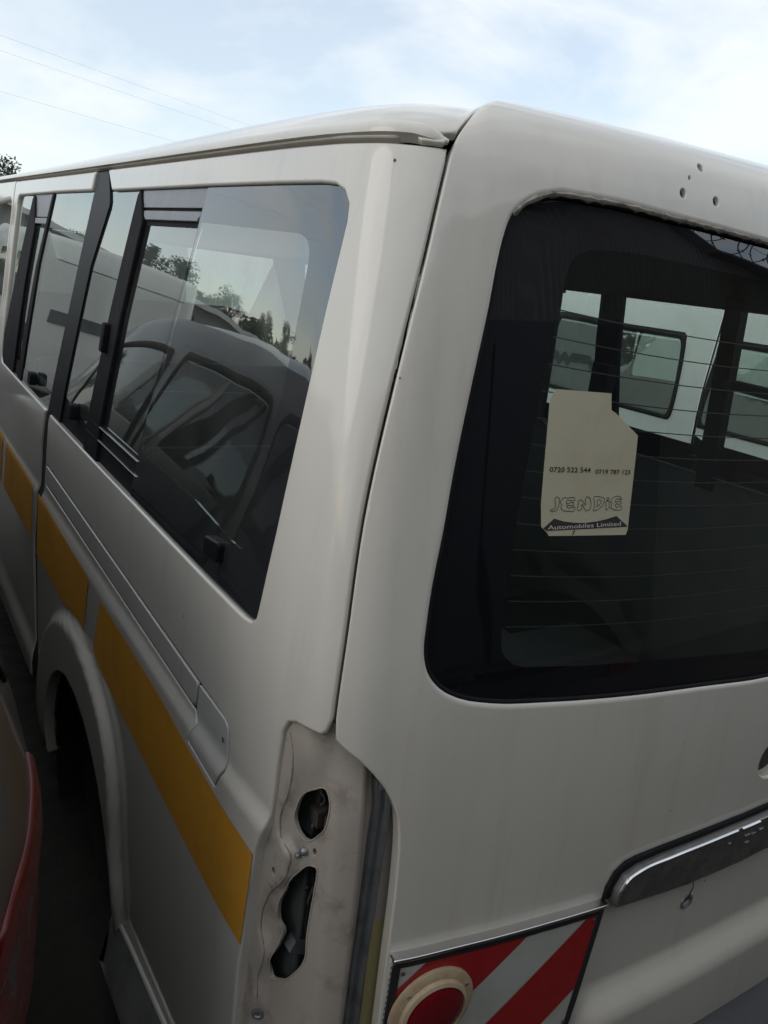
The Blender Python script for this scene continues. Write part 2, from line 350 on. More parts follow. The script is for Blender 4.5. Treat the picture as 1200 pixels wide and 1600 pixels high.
    V = np.array(V); NN = np.array(NN)
    PCACHE[(name, fn.__name__, base, lip, skirt, round(float(np.sum([p[0] for p in outer])), 6), len(outer))] = (V, NN, FF)
    if mirror:
        V = upright(V * [-1, 1, 1], fn); NN = NN * [-1, 1, 1]; FF = [f[::-1] for f in FF]
    if flipn: FF = [f[::-1] for f in FF]
    return mk(name, V, FF, material, parent, True, NN)
def frame_at(s, v, base=0., fn=SP):
    """point and orthonormal frame (across, up, out) on the body"""
    O = fn(s, v); n = nrm(fn, s, v); a = fn(s + .003, v) - fn(s - .003, v); a /= np.linalg.norm(a); b = np.cross(n, a)
    return O + n * base, a, b, n
def sweep(name, sv, prof, material, parent, fn=SP, base=0., mirror=False, scale=None):
    """sweep a closed (out, up) profile along a line on the body"""
    sv = np.array(sv, float); P = fn(sv[:, 0], sv[:, 1]); n = nrm(fn, sv[:, 0], sv[:, 1])
    T = np.gradient(P, axis=0); T /= np.linalg.norm(T, axis=1, keepdims=True); U = np.cross(n, T); k = len(prof); V = []
    for i in range(len(P)):
        sc = 1 if scale is None else scale[i]
        V += [P[i] + n[i] * (base + a * sc) + U[i] * b * sc for a, b in prof]
    V = np.array(V)
    Fc = [(i * k + j, (i + 1) * k + j, (i + 1) * k + (j + 1) % k, i * k + (j + 1) % k) for i in range(len(P) - 1) for j in range(k)] + [tuple(range(k)), tuple((len(P) - 1) * k + j for j in range(k))[::-1]]
    if mirror: V = V * [-1, 1, 1]; Fc = [f[::-1] for f in Fc]
    o = mk(name, V, Fc, material, parent, True); o.data.set_sharp_from_angle(angle=math.radians(50)); return o
def ell(ra, rb, n=14, c=(0, 0)): return [(c[0] + ra * math.cos(2 * math.pi * k / n), c[1] + rb * math.sin(2 * math.pi * k / n)) for k in range(n)]

# ------------------------------------------------------------------ ground
def ground():
    g = [-400, -60, -20, -8, -4, -2, -1, 0, 1, 2, 4, 8, 20, 60, 400]; n = len(g)
    V = [(x, y, 0) for x in g for y in g]; Fc = [(i * n + j, (i + 1) * n + j, (i + 1) * n + j + 1, i * n + j + 1) for i in range(n - 1) for j in range(n - 1)]
    tag(mk('ground', V, Fc, mat('yard_soil', (.034, .028, .023), .95, noise=(2.2, (.022, .018, .014), .42, .68), bump=(14, .8, .02)), None, False), kind='structure')
ground()

# ================================================================== the van
van = empty('parked_van', (0, 2.3, 0))
tag(van, 'dusty white passenger van with a yellow side stripe and its left tail lamp missing', 'van')
CF = [(-.16, .20, .3, 2.3, .009)]
gapl = spline([(.018, 1.10), (.018, 1.144), (.022, 1.267), (.025, 1.421), (.037, 1.556), (.054, 1.701), (.073, 1.847), (.086, 1.91), (.10, 2.06)], 5, False)
gap = [p for p in gapl if p[1] >= 1.144]
gq = [(p[0] - .0022, p[1]) for p in gap]; gt = [(p[0] + .0012, p[1]) for p in gap]
recL = [(-.0630, 1.116), (-.070, 1.066), (-.076, 1.002), (-.081, .967), (-.098, .915), (-.108, .843), (-.1150, .748), (-.1212, .687), (-.123, .583), (-.124, .50)]
tge = [(.021, 1.139), (.032, 1.130), (.054, 1.115), (.072, 1.097), (.088, 1.077), (.101, 1.055), (.111, 1.029), (.115, 1.003), (.117, .971), (.118, .911), (.118, .848), (.118, .808), (.119, .691), (.120, .56), (.122, .42)]
slot = [(-1.60, 1.074), (-.334, 1.0515), (-.226, 1.0475, .012), (-.2105, 1.040, .012), (-.209, .972, .012), (-.233, .931, .006), (-.353, .938, .004), (-.333, .978, .004), (-.347, .993, .002), (-1.60, 1.008)]
doorR = [(-1.285, 1.838), (-1.41, 1.54), (-1.60, 1.218), (-1.655, 1.10), (-1.745, .775), (-1.74, .34)]
arch = [(AS + AR * math.cos(a), AV + AR * math.sin(a)) for a in np.linspace(math.radians(-6), math.radians(186), 44)]
wtop, wbot = 1.789, 1.2165
quarter = ([(-1.165, 1.838)] + [(s_, 1.838) for s_ in (-.9, -.6, -.3, -.1, .02)] + [(.0668, 1.838)] + [p for p in gq[::-1] if p[1] < 1.836]
    + [(.008, 1.1405), (-.015, 1.141), (-.038, 1.140), (-.053, 1.133)] + recL
    + [(-.16, .21), (-.60, .21)] + arch + [(-1.60, .21), (-1.69, .30), (-1.70, .34), (-1.69, .77), (-1.585, 1.076)]
    + [(-1.548, 1.205), (-1.535, wbot)] + [(-1.0, wbot - .0005), (-.5, wbot + .001)] + [(-.185, wbot + .003), (-.163, wbot + .006), (-.151, 1.232), (-.146, 1.25)]
    + [(-.123, 1.357), (-.096, 1.509), (-.067, 1.682), (-.056, 1.745), (-.0565, 1.765), (-.066, 1.779), (-.085, 1.787), (-.12, wtop)] + [(-.5, wtop + .001), (-1.11, wtop)])
slotp = rounded([(p[0] if p[0] > -1.59 else -1.578 + (0 if p[1] > 1.05 else -.006), p[1]) + ((p[2],) if len(p) > 2 else (0,)) for p in slot], 0)
fineq = CF + [(-1.75, -.66, .21, .86, .014), (-.8, -.16, .94, 1.01, .012), (-1.7, -.8, .94, 1.0, .016)]
# window pieces: (name, outline, material, depth)
winL = [(-1.165, 1.7935), (-.5, 1.7935), (-.085, 1.793, .03), (-.05, 1.765, .02), (-.062, 1.68), (-.118, 1.357), (-.145, 1.214, .02), (-.20, 1.212), (-1.56, 1.212)]
barL = [(-.9123, 1.7889), (-.9469, 1.7221), (-1.0282, 1.5526), (-1.152, 1.268), (-1.165, 1.214)]
barR = [(-.897, 1.7889), (-.8647, 1.7278), (-.9496, 1.5302), (-1.0293, 1.2945), (-1.04, 1.214)]
ovl = [(-.5161, 1.7913), (-.5411, 1.7406), (-.558, 1.6993), (-.6089, 1.5937), (-.6802, 1.4469), (-.7335, 1.3267), (-.775, 1.214)]
stripR = [(-1.16, 1.790), (-1.135, 1.76), (-1.2537, 1.6186), (-1.4012, 1.3051), (-1.44, 1.214)]
fritin = rounded([(-.5315, 1.734, .002), (-.132, 1.727, .035), (-.150, 1.579, 0), (-.178, 1.452, 0), (-.218, 1.297, .02), (-.262, 1.298, 0), (-.415, 1.311, 0), (-.70, 1.3145, .004), (-.727, 1.325, .002), (-.677, 1.4469, 0), (-.606, 1.5937, 0), (-.554, 1.6993, 0)], 0)
G0 = -.010
def side(mir):
    K = dict(mirror=mir)
    q = panel('quarter_panel', quarter, PAINT, van, holes=[slotp], lip=.0045, hlip=[.002], skirt=.028, fine=fineq, **K)
    # glass of the quarter window
    pane = panel('window_pane', [(-1.16, 1.789)] + stripR[1:-1] + [(-1.405, 1.29)] + barL[::-1][1:], GLASS, van, base=G0, lip=0, skirt=0, step=.05, seg=.03, **K)
    sl = panel('window_pane', [(-.875, 1.727), (-.541, 1.7285)] + ovl[2:-1] + [(-.738, 1.295), (-1.029, 1.2955)] + barR[1:3][::-1], GLASS, van, base=G0 - .004, lip=0, skirt=0, step=.05, seg=.03, **K)
    rp = panel('window_pane', fritin, GLASS, van, base=G0 + .003, lip=0, skirt=0, step=.05, seg=.02, **K)
    fr = panel('window_border', [(-.5161, 1.7935)] + winL[2:8] + [(-.775, 1.212)] + ovl[::-1][:-1], FRITS, van, holes=[fritin], base=G0 + .003, lip=0, skirt=.004, step=.05, seg=.02, **K)
    panel('window_post', barL + barR[::-1], RUBBER, van, base=-.004, lip=.004, skirt=.02, step=.05, **K)
    panel('window_post', [(-1.183, 1.838), (-1.15, 1.79)] + stripR[1:] + [(-1.60, 1.212), (-1.585, 1.23), (-1.42, 1.54), (-1.27, 1.838)], POSTBLK, van, base=G0 + .004, lip=.002, skirt=.03, step=.05, **K)
    panel('window_bar', [(-.893, 1.7885), (-.875, 1.7555), (-.538, 1.7565), (-.5165, 1.789)], GREYBAR, van, base=-.008, lip=.001, skirt=.006, **K)
    panel('window_bar', [(-.873, 1.7505), (-.862, 1.7325), (-.547, 1.7345), (-.5405, 1.7515)], GREYBAR, van, base=-.007, lip=.002, skirt=.006, **K)
    panel('window_channel', [(-.895, 1.7915), (-.86, 1.7235), (-.5445, 1.7255), (-.512, 1.7915)], RUBBER, van, base=G0 - .003, lip=0, skirt=.004, **K)
    panel('window_channel', [(-1.44, 1.212), (-1.40, 1.297), (-1.14, 1.297), (-.742, 1.297), (-.772, 1.212)], RUBBER, van, base=G0 - .002, lip=0, skirt=.004, **K)
    for vv, w in ((1.2935, .0013), (1.2645, .0012)):
        panel('sill_strip', [(-1.125 - (1.2935 - vv) * .5, vv + w), (-.735, vv + w - .001), (-.738, vv - w - .001), (-1.13 - (1.2935 - vv) * .5, vv - w)], ALU, van, base=G0 + .006, lip=.001, skirt=.006, **K)
    panel('window_latch', rounded([(-.341, 1.282), (-.283, 1.288), (-.288, 1.257), (-.344, 1.252)], .007), POSTBLK, van, base=.004, lip=.004, skirt=.016, seg=.004, **K)
    panel('window_latch', rounded([(-1.035, 1.515), (-1.010, 1.515), (-1.022, 1.452), (-1.045, 1.452)], .006), RUBBER, van, base=.010, lip=.004, skirt=.016, seg=.004, **K)
    panel('window_latch', rounded([(-1.28, 1.298), (-1.245, 1.298), (-1.245, 1.262), (-1.275, 1.262)], .008), RUBBER, van, base=.012, lip=.005, skirt=.02, seg=.004, **K)
    # sliding-door rail and its end cover
    panel('rail_cover', [(-1.574, 1.0685), (-.3395, 1.0460), (-.351, .9995), (-1.582, 1.0165)], RAILPAINT, van, base=.001, lip=.0025, skirt=.010, **K)
    panel('rail_gap_shade', [(-1.60, 1.08), (-.34, 1.058), (-.20, 1.05), (-.20, .925), (-.36, .93), (-.36, .985), (-1.60, 1.00)], BLACKIN, van, base=-.0035, lip=0, skirt=0, step=.04, **K)  # black sheet set just under the gaps to paint them as shade
    fl = panel('rail_end_cover', rounded([(-.3325, 1.046, .002), (-.228, 1.0445, .012), (-.2135, 1.038, .01), (-.212, .974, .012), (-.234, .9345, .006), (-.350, .9415, .003), (-.3295, .980, .004), (-.343, .997, .002)], 0), RAILPAINT, van, base=.0005, lip=.002, skirt=.010, seg=.005, step=.01, **K)
    # yellow reflective tape
    for y in ([(-2.70, .985), (-2.32, .975), (-2.40, .795), (-2.80, .80)], [(-2.245, .972), (-1.742, .966), (-1.778, .79), (-2.345, .79)]):
        panel('yellow_stripe', y, YELLOW, van, base=.0012, lip=0, skirt=0, **K)
    yb = [(-1.65, .967), (-1.03, .950), (-1.083, .8035)] + [(AS + .5535 * math.cos(a), AV + .5535 * math.sin(a)) for a in np.linspace(math.radians(89), math.radians(108), 8)] + [(-1.50, .774), (-1.688, .771)]
    panel('yellow_stripe', yb, YELLOW, van, base=.0012, lip=0, skirt=0, step=.014, seg=.006, **K)
    panel('yellow_stripe', [(-.925, .943), (-.53, .9415), (-.1005, .912), (-.1165, .745), (-.74, .772), (-.928, .778), (-.955, .784), (-.985, .793)], YELLOW, van, base=.0012, lip=0, skirt=0, step=.012, seg=.006, **K)
    # sliding door
    dout = ([(-2.44, 1.838), (-1.9, 1.838), (-1.285, 1.838), (-1.302, 1.7905), (-1.7, 1.7905), (-2.335, 1.786), (-2.358, 1.78), (-2.370, 1.765)]
            + [(-2.425, 1.26), (-2.42, 1.236), (-2.40, 1.223), (-2.0, 1.2195), (-1.615, 1.2175), (-1.60, 1.2165)] + doorR[3:] + [(-2.50, .34), (-2.505, 1.2)])
    d = panel('sliding_door', dout, PAINT, van, lip=.006, skirt=.03, fine=[(-2.5, -1.6, .94, 1.0, .016)], **K)
    d1L = [(-2.0982, 1.7836), (-2.1688, 1.6764), (-2.3113, 1.4764), (-2.4491, 1.2803), (-2.47, 1.214)]; d1R = [(-2.0681, 1.7834), (-2.0208, 1.6867), (-2.1057, 1.4936), (-2.1672, 1.2841), (-2.19, 1.214)]
    d2L = [(-1.8001, 1.7898), (-1.9439, 1.5825), (-2.0933, 1.2612), (-2.11, 1.214)]; d2R = [(-1.7722, 1.7896), (-1.8994, 1.5852), (-2.0278, 1.2516), (-2.045, 1.214)]
    panel('window_pane', [(-2.37, 1.789)] + d1L[:4] + [(-2.44, 1.285)], GLASS, d, base=G0, lip=0, skirt=0, step=.06, seg=.04, **K)
    panel('window_pane', [(-2.028, 1.698), (-1.855, 1.699)] + d2L[1:3] + [(-2.165, 1.285)] + d1R[1:3][::-1], GLASS, d, base=G0 - .003, lip=0, skirt=0, step=.06, seg=.04, **K)
    panel('window_pane', [(-1.775, 1.792), (-1.30, 1.792), (-1.415, 1.54), (-1.575, 1.265), (-2.02, 1.262)] + d2R[1:2], GLASS, d, base=G0, lip=0, skirt=0, step=.06, seg=.04, **K)
    panel('window_border', [(-2.03, 1.264), (-1.572, 1.267), (-1.602, 1.213), (-2.06, 1.213)], FRITS, d, base=G0 + .001, lip=0, skirt=0, **K)
    panel('window_post', d1L + d1R[::-1], RUBBER, d, base=-.004, lip=.004, skirt=.02, **K)
    panel('window_post', d2L + d2R[::-1], RUBBER, d, base=-.006, lip=.003, skirt=.015, **K)
    panel('window_bar', [(-2.085, 1.789), (-2.04, 1.723), (-1.835, 1.725), (-1.795, 1.791)], GREYBAR, d, base=G0, lip=0, skirt=.003, **K)
    panel('window_bar', [(-2.04, 1.719), (-2.03, 1.702), (-1.855, 1.703), (-1.84, 1.7205)], GREYBAR, d, base=G0 + .004, lip=.002, skirt=.006, **K)
    panel('window_channel', [(-2.47, 1.212), (-2.45, 1.287), (-2.02, 1.265), (-2.05, 1.212)], RUBBER, d, base=G0 - .001, lip=0, skirt=0, **K)
    panel('window_latch', rounded([(-1.815, 1.286), (-1.77, 1.286), (-1.775, 1.25), (-1.815, 1.25)], .01), RUBBER, d, base=.014, lip=.005, skirt=.02, seg=.004, **K)
    # front door
    fwin = rounded([(-3.30, 1.60, .05), (-2.95, 1.755, .08), (-2.48, 1.772, .05), (-2.56, 1.22, .04), (-3.34, 1.22, .05)], 0)
    fd = panel('front_door', [(-2.455, 1.838), (-2.52, 1.2), (-2.515, .34), (-3.45, .34), (-3.50, 1.2), (-3.20, 1.838)], PAINT, van, holes=[fwin], lip=.004, hlip=[.014], skirt=.03, **K)
    panel('window_pane', fwin, GLASS, fd, base=-.014, lip=0, skirt=0, step=.08, seg=.03, **K)
    # drip rail
    ss = np.concatenate([np.linspace(-3.3, -.05, 60), np.linspace(-.03, .066, 14)])
    vv = 1.8555 - .010 * sst(ss, .02, .07)
    scl = 1 - .75 * sst(ss, .035, .07)
    sweep('drip_rail', np.stack([ss, vv], 1), [(-.010, .017), (.001, .0150), (.0070, .008), (.0092, .001), (.0085, -.005), (.0062, -.0085), (.002, -.0075), (-.010, -.007)], PAINT, van, fn=SP0, mirror=mir, scale=scl)
    panel('gutter_end_cap', rounded([(.028, 1.8445), (.050, 1.843), (.066, 1.847), (.060, 1.8385), (.034, 1.839)], .002), PAINT, van, fn=SP0, base=.006, lip=.003, skirt=.008, seg=.004, step=.006, **K)
    # inner shells: dark jamb behind every gap, and the cabin lining
    panel('jamb', [(-1.12, 1.85), (-1.36, 1.54), (-1.51, 1.20), (-1.55, 1.02), (-1.62, .80), (-1.66, .36), (-1.85, .36), (-1.85, .8), (-1.76, 1.05), (-1.68, 1.2), (-1.50, 1.54), (-1.38, 1.85)], BLACKIN, van, base=-.030, lip=0, skirt=0, step=.05, **K)
    panel('door_seal', [(-1.545, 1.214), (-1.576, 1.08), (-1.68, .78), (-1.69, .33), (-1.75, .33), (-1.755, .78), (-1.665, 1.10), (-1.608, 1.214)], BLACKIN, van, base=-.0055, lip=0, skirt=0, step=.04, **K)
    panel('jamb', [(-2.40, 1.85), (-2.43, 1.22), (-2.43, .32), (-2.60, .32), (-2.60, 1.22), (-2.52, 1.85)], BLACKIN, van, base=-.030, lip=0, skirt=0, step=.05, **K)
    lw1 = rounded([(-1.09, 1.70), (-.15, 1.70), (-.24, 1.235), (-1.36, 1.235)], .03)
    lw2 = rounded([(-2.36, 1.70), (-1.36, 1.70), (-1.64, 1.235), (-2.44, 1.235)], .03)
    lw3 = rounded([(-3.1, 1.66), (-2.56, 1.70), (-2.62, 1.24), (-3.28, 1.24)], .04)
    panel('lining', [(-3.42, 1.86), (-.02, 1.86), (-.06, .45), (-3.42, .45)], TRIM, van, holes=[lw1, lw2, lw3], base=-.055, lip=.006, skirt=.02, step=.06, flipn=False, **K)
side(False); side(True)

# ---- roof
rl = [(-3.45, 1.845), (-3.0, 1.845), (-2, 1.845), (-1, 1.845), (.0, 1.845)] + [p for p in gq if p[1] > 1.846] + [(.12, 2.056), (SE, 2.056), (SE, 2.30), (-3.45, 2.30)]
for mir in (False, True):
    panel('roof_side', rl, PAINT, van, fn=SP0, lip=.003, skirt=.012, step=.03, fine=[(-.12, .16, 1.84, 2.1, .009)], mirror=mir)
ringL = SP0(np.linspace(-3.45, SE, 120), 2.30); V = list(ringL) + [p * [-1, 1, 1] for p in ringL]
mk('roof_centre', V, [(i, i + 1, 121 + i, 120 + i) for i in range(119)], PAINT, van)
mk('headliner', [p - [0, 0, .06] for p in V], [(i, i + 1, 121 + i, 120 + i) for i in range(119)], LINER, van)
for mir in (False, True):
    panel('headliner', [(-3.4, 1.80), (SE, 1.84), (SE, 2.30), (-3.4, 2.30)], LINER, van, fn=SP0, base=-.06, lip=0, skirt=0, step=.08, mirror=mir)

# ---- tailgate
mir2 = lambda P: [(2 * SE - p[0], p[1]) for p in P[::-1]]
tgl = [p for p in gt[::-1]] + tge                       # top to bottom, left edge
tgo = [(.12, 2.05), (.3, 2.05), (SE, 2.05)]
left = [(p[0], min(p[1], 2.05)) for p in tgl]
tail_out = left + [(SE - .3, .40), (SE + .3, .40)] + mir2(left) + [(SE, 2.05)]
rw_half = [(SE, 1.787), (.678, 1.793), (.523, 1.800), (.438, 1.803), (.384, 1.806), (.302, 1.807), (.208, 1.800), (.182, 1.787), (.166, 1.771), (.160, 1.753), (.156, 1.731), (.151, 1.665), (.143, 1.583), (.134, 1.471), (.131, 1.400), (.126, 1.334), (.125, 1.284), (.126, 1.252), (.134, 1.227), (.153, 1.205), (.183, 1.188), (.234, 1.174), (.318, 1.163), (.5, 1.145), (.643, 1.134), (SE, 1.120)]
def full(h): return [p for p in h] + mir2(h)[1:-1]
rwin = spline(full(rw_half), 3)
lockc = (.887, .95)
lock = [(lockc[0] + .042 * math.cos(t), lockc[1] + .036 * math.sin(t)) for t in np.linspace(0, 2 * math.pi, 28, endpoint=False)]
lamph = [(.726 + .008 * math.cos(t), .705 + .008 * math.sin(t)) for t in np.linspace(0, 2 * math.pi, 14, endpoint=False)]
holes3 = [(.525, 1.888, .0068), (.493, 1.865, .0032), (.475, 1.839, .0068), (.551, 1.837, .0068)]
tail_fine = [(.0, .20, .5, 2.05, .010), (2 * SE - .2, 2 * SE, .5, 2.05, .010), (.2, 2 * SE - .2, .42, .64, .016)]
tg = panel('tailgate', tail_out, PAINT, van, holes=[rwin, lock, lamph] + [[(a + r * math.cos(t), b + r * math.sin(t)) for t in np.linspace(0, 2 * math.pi, 12, endpoint=False)] for a, b, r in holes3],
           lip=.0035, hlip=[.009, .006, .002] + [.0022] * 4, skirt=.022, fine=tail_fine)
panel('tailgate_inner', [(p[0] + (.03 if p[0] < SE else -.03), max(.52, min(p[1], 2.0))) for p in tail_out], TRIM, tg, holes=[[(SE + (p[0] - SE) * .97, 1.47 + (p[1] - 1.47) * .97) for p in rwin]], base=-.05, lip=0, skirt=0, step=.06)
panel('lock_recess', [(lockc[0] + .06 * math.cos(t), lockc[1] + .055 * math.sin(t)) for t in np.linspace(0, 2 * math.pi, 24, endpoint=False)], CAVITY, tg, base=-.021, lip=0, skirt=0)
for a, b, r in holes3 + [(.726, .705, .008)]:
    panel('hole_back', [(a + r * 1.6 * math.cos(t), b + r * 1.6 * math.sin(t)) for t in np.linspace(0, 2 * math.pi, 12, endpoint=False)], BLACKIN, tg, base=-.012, lip=0, skirt=0)
for a, b, r in holes3:
    if r < .004: continue
    O, A, B, Nn = frame_at(a, b, -.009); x = MB(); x.lathe([(r * .95, 0), (r * .95, .003), (r * .55, .004), (r * .5, -.004)], O, A, B, Nn, 16); x.build('grommet', GALV, tg, True)
# rear window: black ceramic border, clear pane, old sealant bead
rf_half = [(SE, 1.738), (.684, 1.743), (.5, 1.750), (.342, 1.752), (.301, 1.7475), (.282, 1.739), (.272, 1.724), (.267, 1.70), (.258, 1.640), (.251, 1.548), (.244, 1.455), (.240, 1.36), (.240, 1.27), (.246, 1.238), (.268, 1.219), (.322, 1.210), (.5, 1.193), (.65, 1.180), (SE, 1.166)]
rfin = spline(full(rf_half), 3)
rwo = np.array([(SE + (p[0] - SE) * 1.006, 1.465 + (p[1] - 1.465) * 1.012) for p in rwin])
panel('window_border', rwo, FRIT, tg, holes=[rfin], base=-.009, lip=0, skirt=0, step=.03)
panel('rear_window_pane', rfin, RGLASS, tg, base=-.009, lip=0, skirt=0, step=.03)
rwc = np.array(full(rw_half)); rwc = spline(rwc, 4); rwc = np.concatenate([rwc, rwc[:1]])
sweep('window_seal', rwc, ell(.0035, .0035, 8), RUBBER, tg, base=-.006)
top = spline([(.166, 1.775), (.182, 1.789), (.208, 1.8015), (.302, 1.809), (.384, 1.808), (.438, 1.805), (.523, 1.802), (.678, 1.795), (SE, 1.789), (2 * SE - .678, 1.795)], 10, False)
jit = 1 + .35 * np.sin(np.arange(len(top)) * 1.7) * rng.random(len(top))
sweep('sealant_bead', top, ell(.0050, .0042, 8), SEALANT, tg, base=-.005, scale=jit)
for k in range(13):
    v0 = 1.674 - .0336 * k; a0 = float(np.interp(v0, [1.2, 1.36, 1.455, 1.548, 1.64, 1.7], [.25, .242, .246, .253, .260, .268]))
    sa = np.linspace(a0, 2 * SE - a0, 40); va = v0 - .026 * (1 - ((sa - SE) / (SE - .26)) ** 2)
    o_ = .00075; panel('defroster_line', list(zip(sa, va + o_)) + list(zip(sa[::-1], va[::-1] - o_)), INK, tg, base=-.0095, lip=0, skirt=0, step=.5, seg=.05)

# ---- sticker with its print
def stk(X, Y): return (.2835 + 1.833e-4 * (X - 155) + 1.96e-5 * (Y - 885), 1.4722 - 1.29e-4 * (Y - 885) - 2.4e-6 * (X - 155))
sticker = panel('window_sticker', [(.277, 1.5766), (.376, 1.5743), (.3801, 1.5524), (.3883, 1.5493), (.4379, 1.5195), (.4391, 1.4872), (.4409, 1.39), (.4381, 1.3834), (.2972, 1.3888), (.2921, 1.3942), (.2826, 1.4011), (.2772, 1.4321), (.2685, 1.5636), (.272, 1.572), (.2763, 1.5729)], STICKER, tg, base=-.0075, lip=0, skirt=.001, step=.02, seg=.02)
panel('sticker_print', [stk(*p) for p in [(105, 1455), (205, 1355), (300, 1388), (400, 1404), (500, 1410), (620, 1400), (720, 1380), (825, 1350), (940, 1462), (938, 1470), (140, 1478)]], INK, sticker, base=-.0071, lip=0, skirt=0, step=.05)
panel('sticker_print', [stk(*p) for p in [(396, 1482), (412, 1484), (385, 1530), (378, 1530)]], INK, sticker, base=-.0071, lip=0, skirt=0, step=.05)
def put_text(body, x0, x1, yb0, yb1, h, material, bold=.0, base=-.0069):
    c = bpy.data.curves.new('print', 'FONT'); c.body = body; c.size = 1; c.offset = bold; c.resolution_u = 3
    t = bpy.data.objects.new('print', c); col.objects.link(t); dg = bpy.context.evaluated_depsgraph_get(); dg.update()
    me = bpy.data.meshes.new_from_object(t.evaluated_get(dg)); P = np.array([v.co[:2] for v in me.vertices]); Fc = [tuple(p.vertices) for p in me.polygons]
    bpy.data.objects.remove(t); lo, hi = P.min(0), P.max(0); u = (P[:, 0] - lo[0]) / (hi[0] - lo[0]); w = P[:, 1] / .70
    sv = np.array([stk(x0 + (x1 - x0) * a, yb0 + (yb1 - yb0) * a - h * b) for a, b in zip(u, w)])
    return mk('sticker_print', SP(sv[:, 0], sv[:, 1]) + nrm(SP, sv[:, 0], sv[:, 1]) * base, Fc, material, sticker, False)
put_text('0720 522 544', 155, 550, 885, 889, 50, INK, .012)
put_text('0719 787 123', 598, 962, 903, 910, 46, INK, .012)
put_text('Automobiles Limited', 147, 872, 1466, 1455, 44, INKW, .006)
LET = {'J': [[(215, 1142), (232, 1136), (246, 1146), (244, 1225), (232, 1262), (205, 1280), (175, 1279), (168, 1268), (196, 1262), (212, 1240)]],
 'E': [[(262, 1192), (300, 1140), (330, 1152), (352, 1143), (396, 1153), (398, 1172), (345, 1172), (320, 1178), (318, 1200), (385, 1198), (388, 1220), (322, 1226), (330, 1245), (402, 1248), (400, 1270), (330, 1282), (280, 1268), (268, 1240), (274, 1215)]],
 'N': [[(440, 1172), (470, 1178), (505, 1225), (510, 1142), (540, 1146), (546, 1270), (520, 1284), (468, 1215), (466, 1270), (430, 1275), (434, 1215)]],
 'D': [[(586, 1152), (655, 1143), (695, 1165), (692, 1205), (655, 1255), (615, 1281), (584, 1279), (590, 1255), (594, 1215), (590, 1180)], [(622, 1180), (652, 1175), (664, 1193), (642, 1226), (620, 1246), (624, 1210)]],
 'I': [[(718, 1160), (735, 1150), (745, 1168), (728, 1180)], [(715, 1190), (742, 1190), (736, 1270), (716, 1280), (712, 1235)]],
 'E2': [[(760, 1185), (800, 1145), (868, 1156), (880, 1172), (815, 1176), (806, 1196), (868, 1198), (872, 1218), (812, 1228), (815, 1250), (880, 1252), (876, 1270), (800, 1280), (762, 1255), (775, 1222)]]}
for k, ls in LET.items():
    for l in ls:
        p = spline([stk(*q) for q in l], 5); c = p.mean(0); d, t = None, np.roll(p, -1, 0) - np.roll(p, 1, 0); t /= np.hypot(t[:, 0], t[:, 1])[:, None]; nn = np.stack([-t[:, 1], t[:, 0]], 1); w = .00042
        Q = np.concatenate([p + nn * w, p - nn * w]); n = len(p)
        mk('sticker_print', SP(Q[:, 0], Q[:, 1]) + nrm(SP, Q[:, 0], Q[:, 1]) * -.0069, [(i, (i + 1) % n, n + (i + 1) % n, n + i) for i in range(n)], INK, sticker, False)

# ---- chrome garnish, plate-lamp hole wire
gh = [(.513, .786), (.515, .810), (.528, .834), (.556, .8435), (.621, .8465), (.73, .8465), (SE, .8465)]
go = [(.500, .790), (.502, .814), (.514, .838), (.534, .851), (.556, .855), (.621, .8565), (.73, .856), (SE, .8555)]
gb = [(.516, .783), (.679, .770), (SE, .768)]
panel('garnish_shadow', go + mir2(go)[1:] + [(2 * SE - .51, .79), (.51, .79)], RUBBER, tg, base=.006, lip=.005, skirt=.008, step=.03)  # black panel drawn as the shadow line above the garnish
gar = panel('chrome_garnish', gh + mir2(gh)[1:] + mir2(gb)[:-1] + gb[::-1], CHROME, tg, base=.020, lip=.003, skirt=.022, step=.014, seg=.006)
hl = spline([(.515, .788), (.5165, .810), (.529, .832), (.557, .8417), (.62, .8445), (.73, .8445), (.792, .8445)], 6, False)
sweep('garnish_highlight', hl, [(0, .0022), (.0025, .0008), (.0025, -.0008), (0, -.0022)], CHROME_B, tg, base=.0195)  # highlight along the top edge, put in as a brighter strip
sweep('garnish_highlight', [(s_, .8445) for s_ in np.linspace(.803, 2 * SE - .803, 20)], [(0, .0026), (.003, .001), (.003, -.001), (0, -.0026)], CHROME_B, tg, base=.0195)
for a, b, w, h_ in ((.824, .826, .007, .0014), (.842, .824, .006, .0012), (.864, .826, .006, .0012), (.828, .810, .005, .0013), (.776, .823, .003, .002)):
    panel('garnish_letter', [(a - w, b - h_), (a + w, b - h_ + .001), (a + w, b + h_), (a - w, b + h_)], GALV, tg, base=.022, lip=.0005, skirt=.002, seg=.003)
x = MB(); O, A, B, Nn = frame_at(.726, .705, 0)
x.lathe([(.015, 0), (.0145, .002), (.011, .0028), (.0085, .001), (.0075, -.006)], O, A, B, Nn, 20); x.build('lamp_grommet', GALV, tg, True)
w_ = [frame_at(.716, .768, .004)[0], frame_at(.7185, .748, .010)[0], frame_at(.7195, .730, .007)[0], frame_at(.724, .712, .003)[0], frame_at(.727, .704, -.006)[0]]
x = MB(); x.tube(cr(range(5), [tuple(p) for p in w_], np.linspace(0, 4, 20)), .0009, 6); x.build('plate_lamp_wire', INK, tg, True)

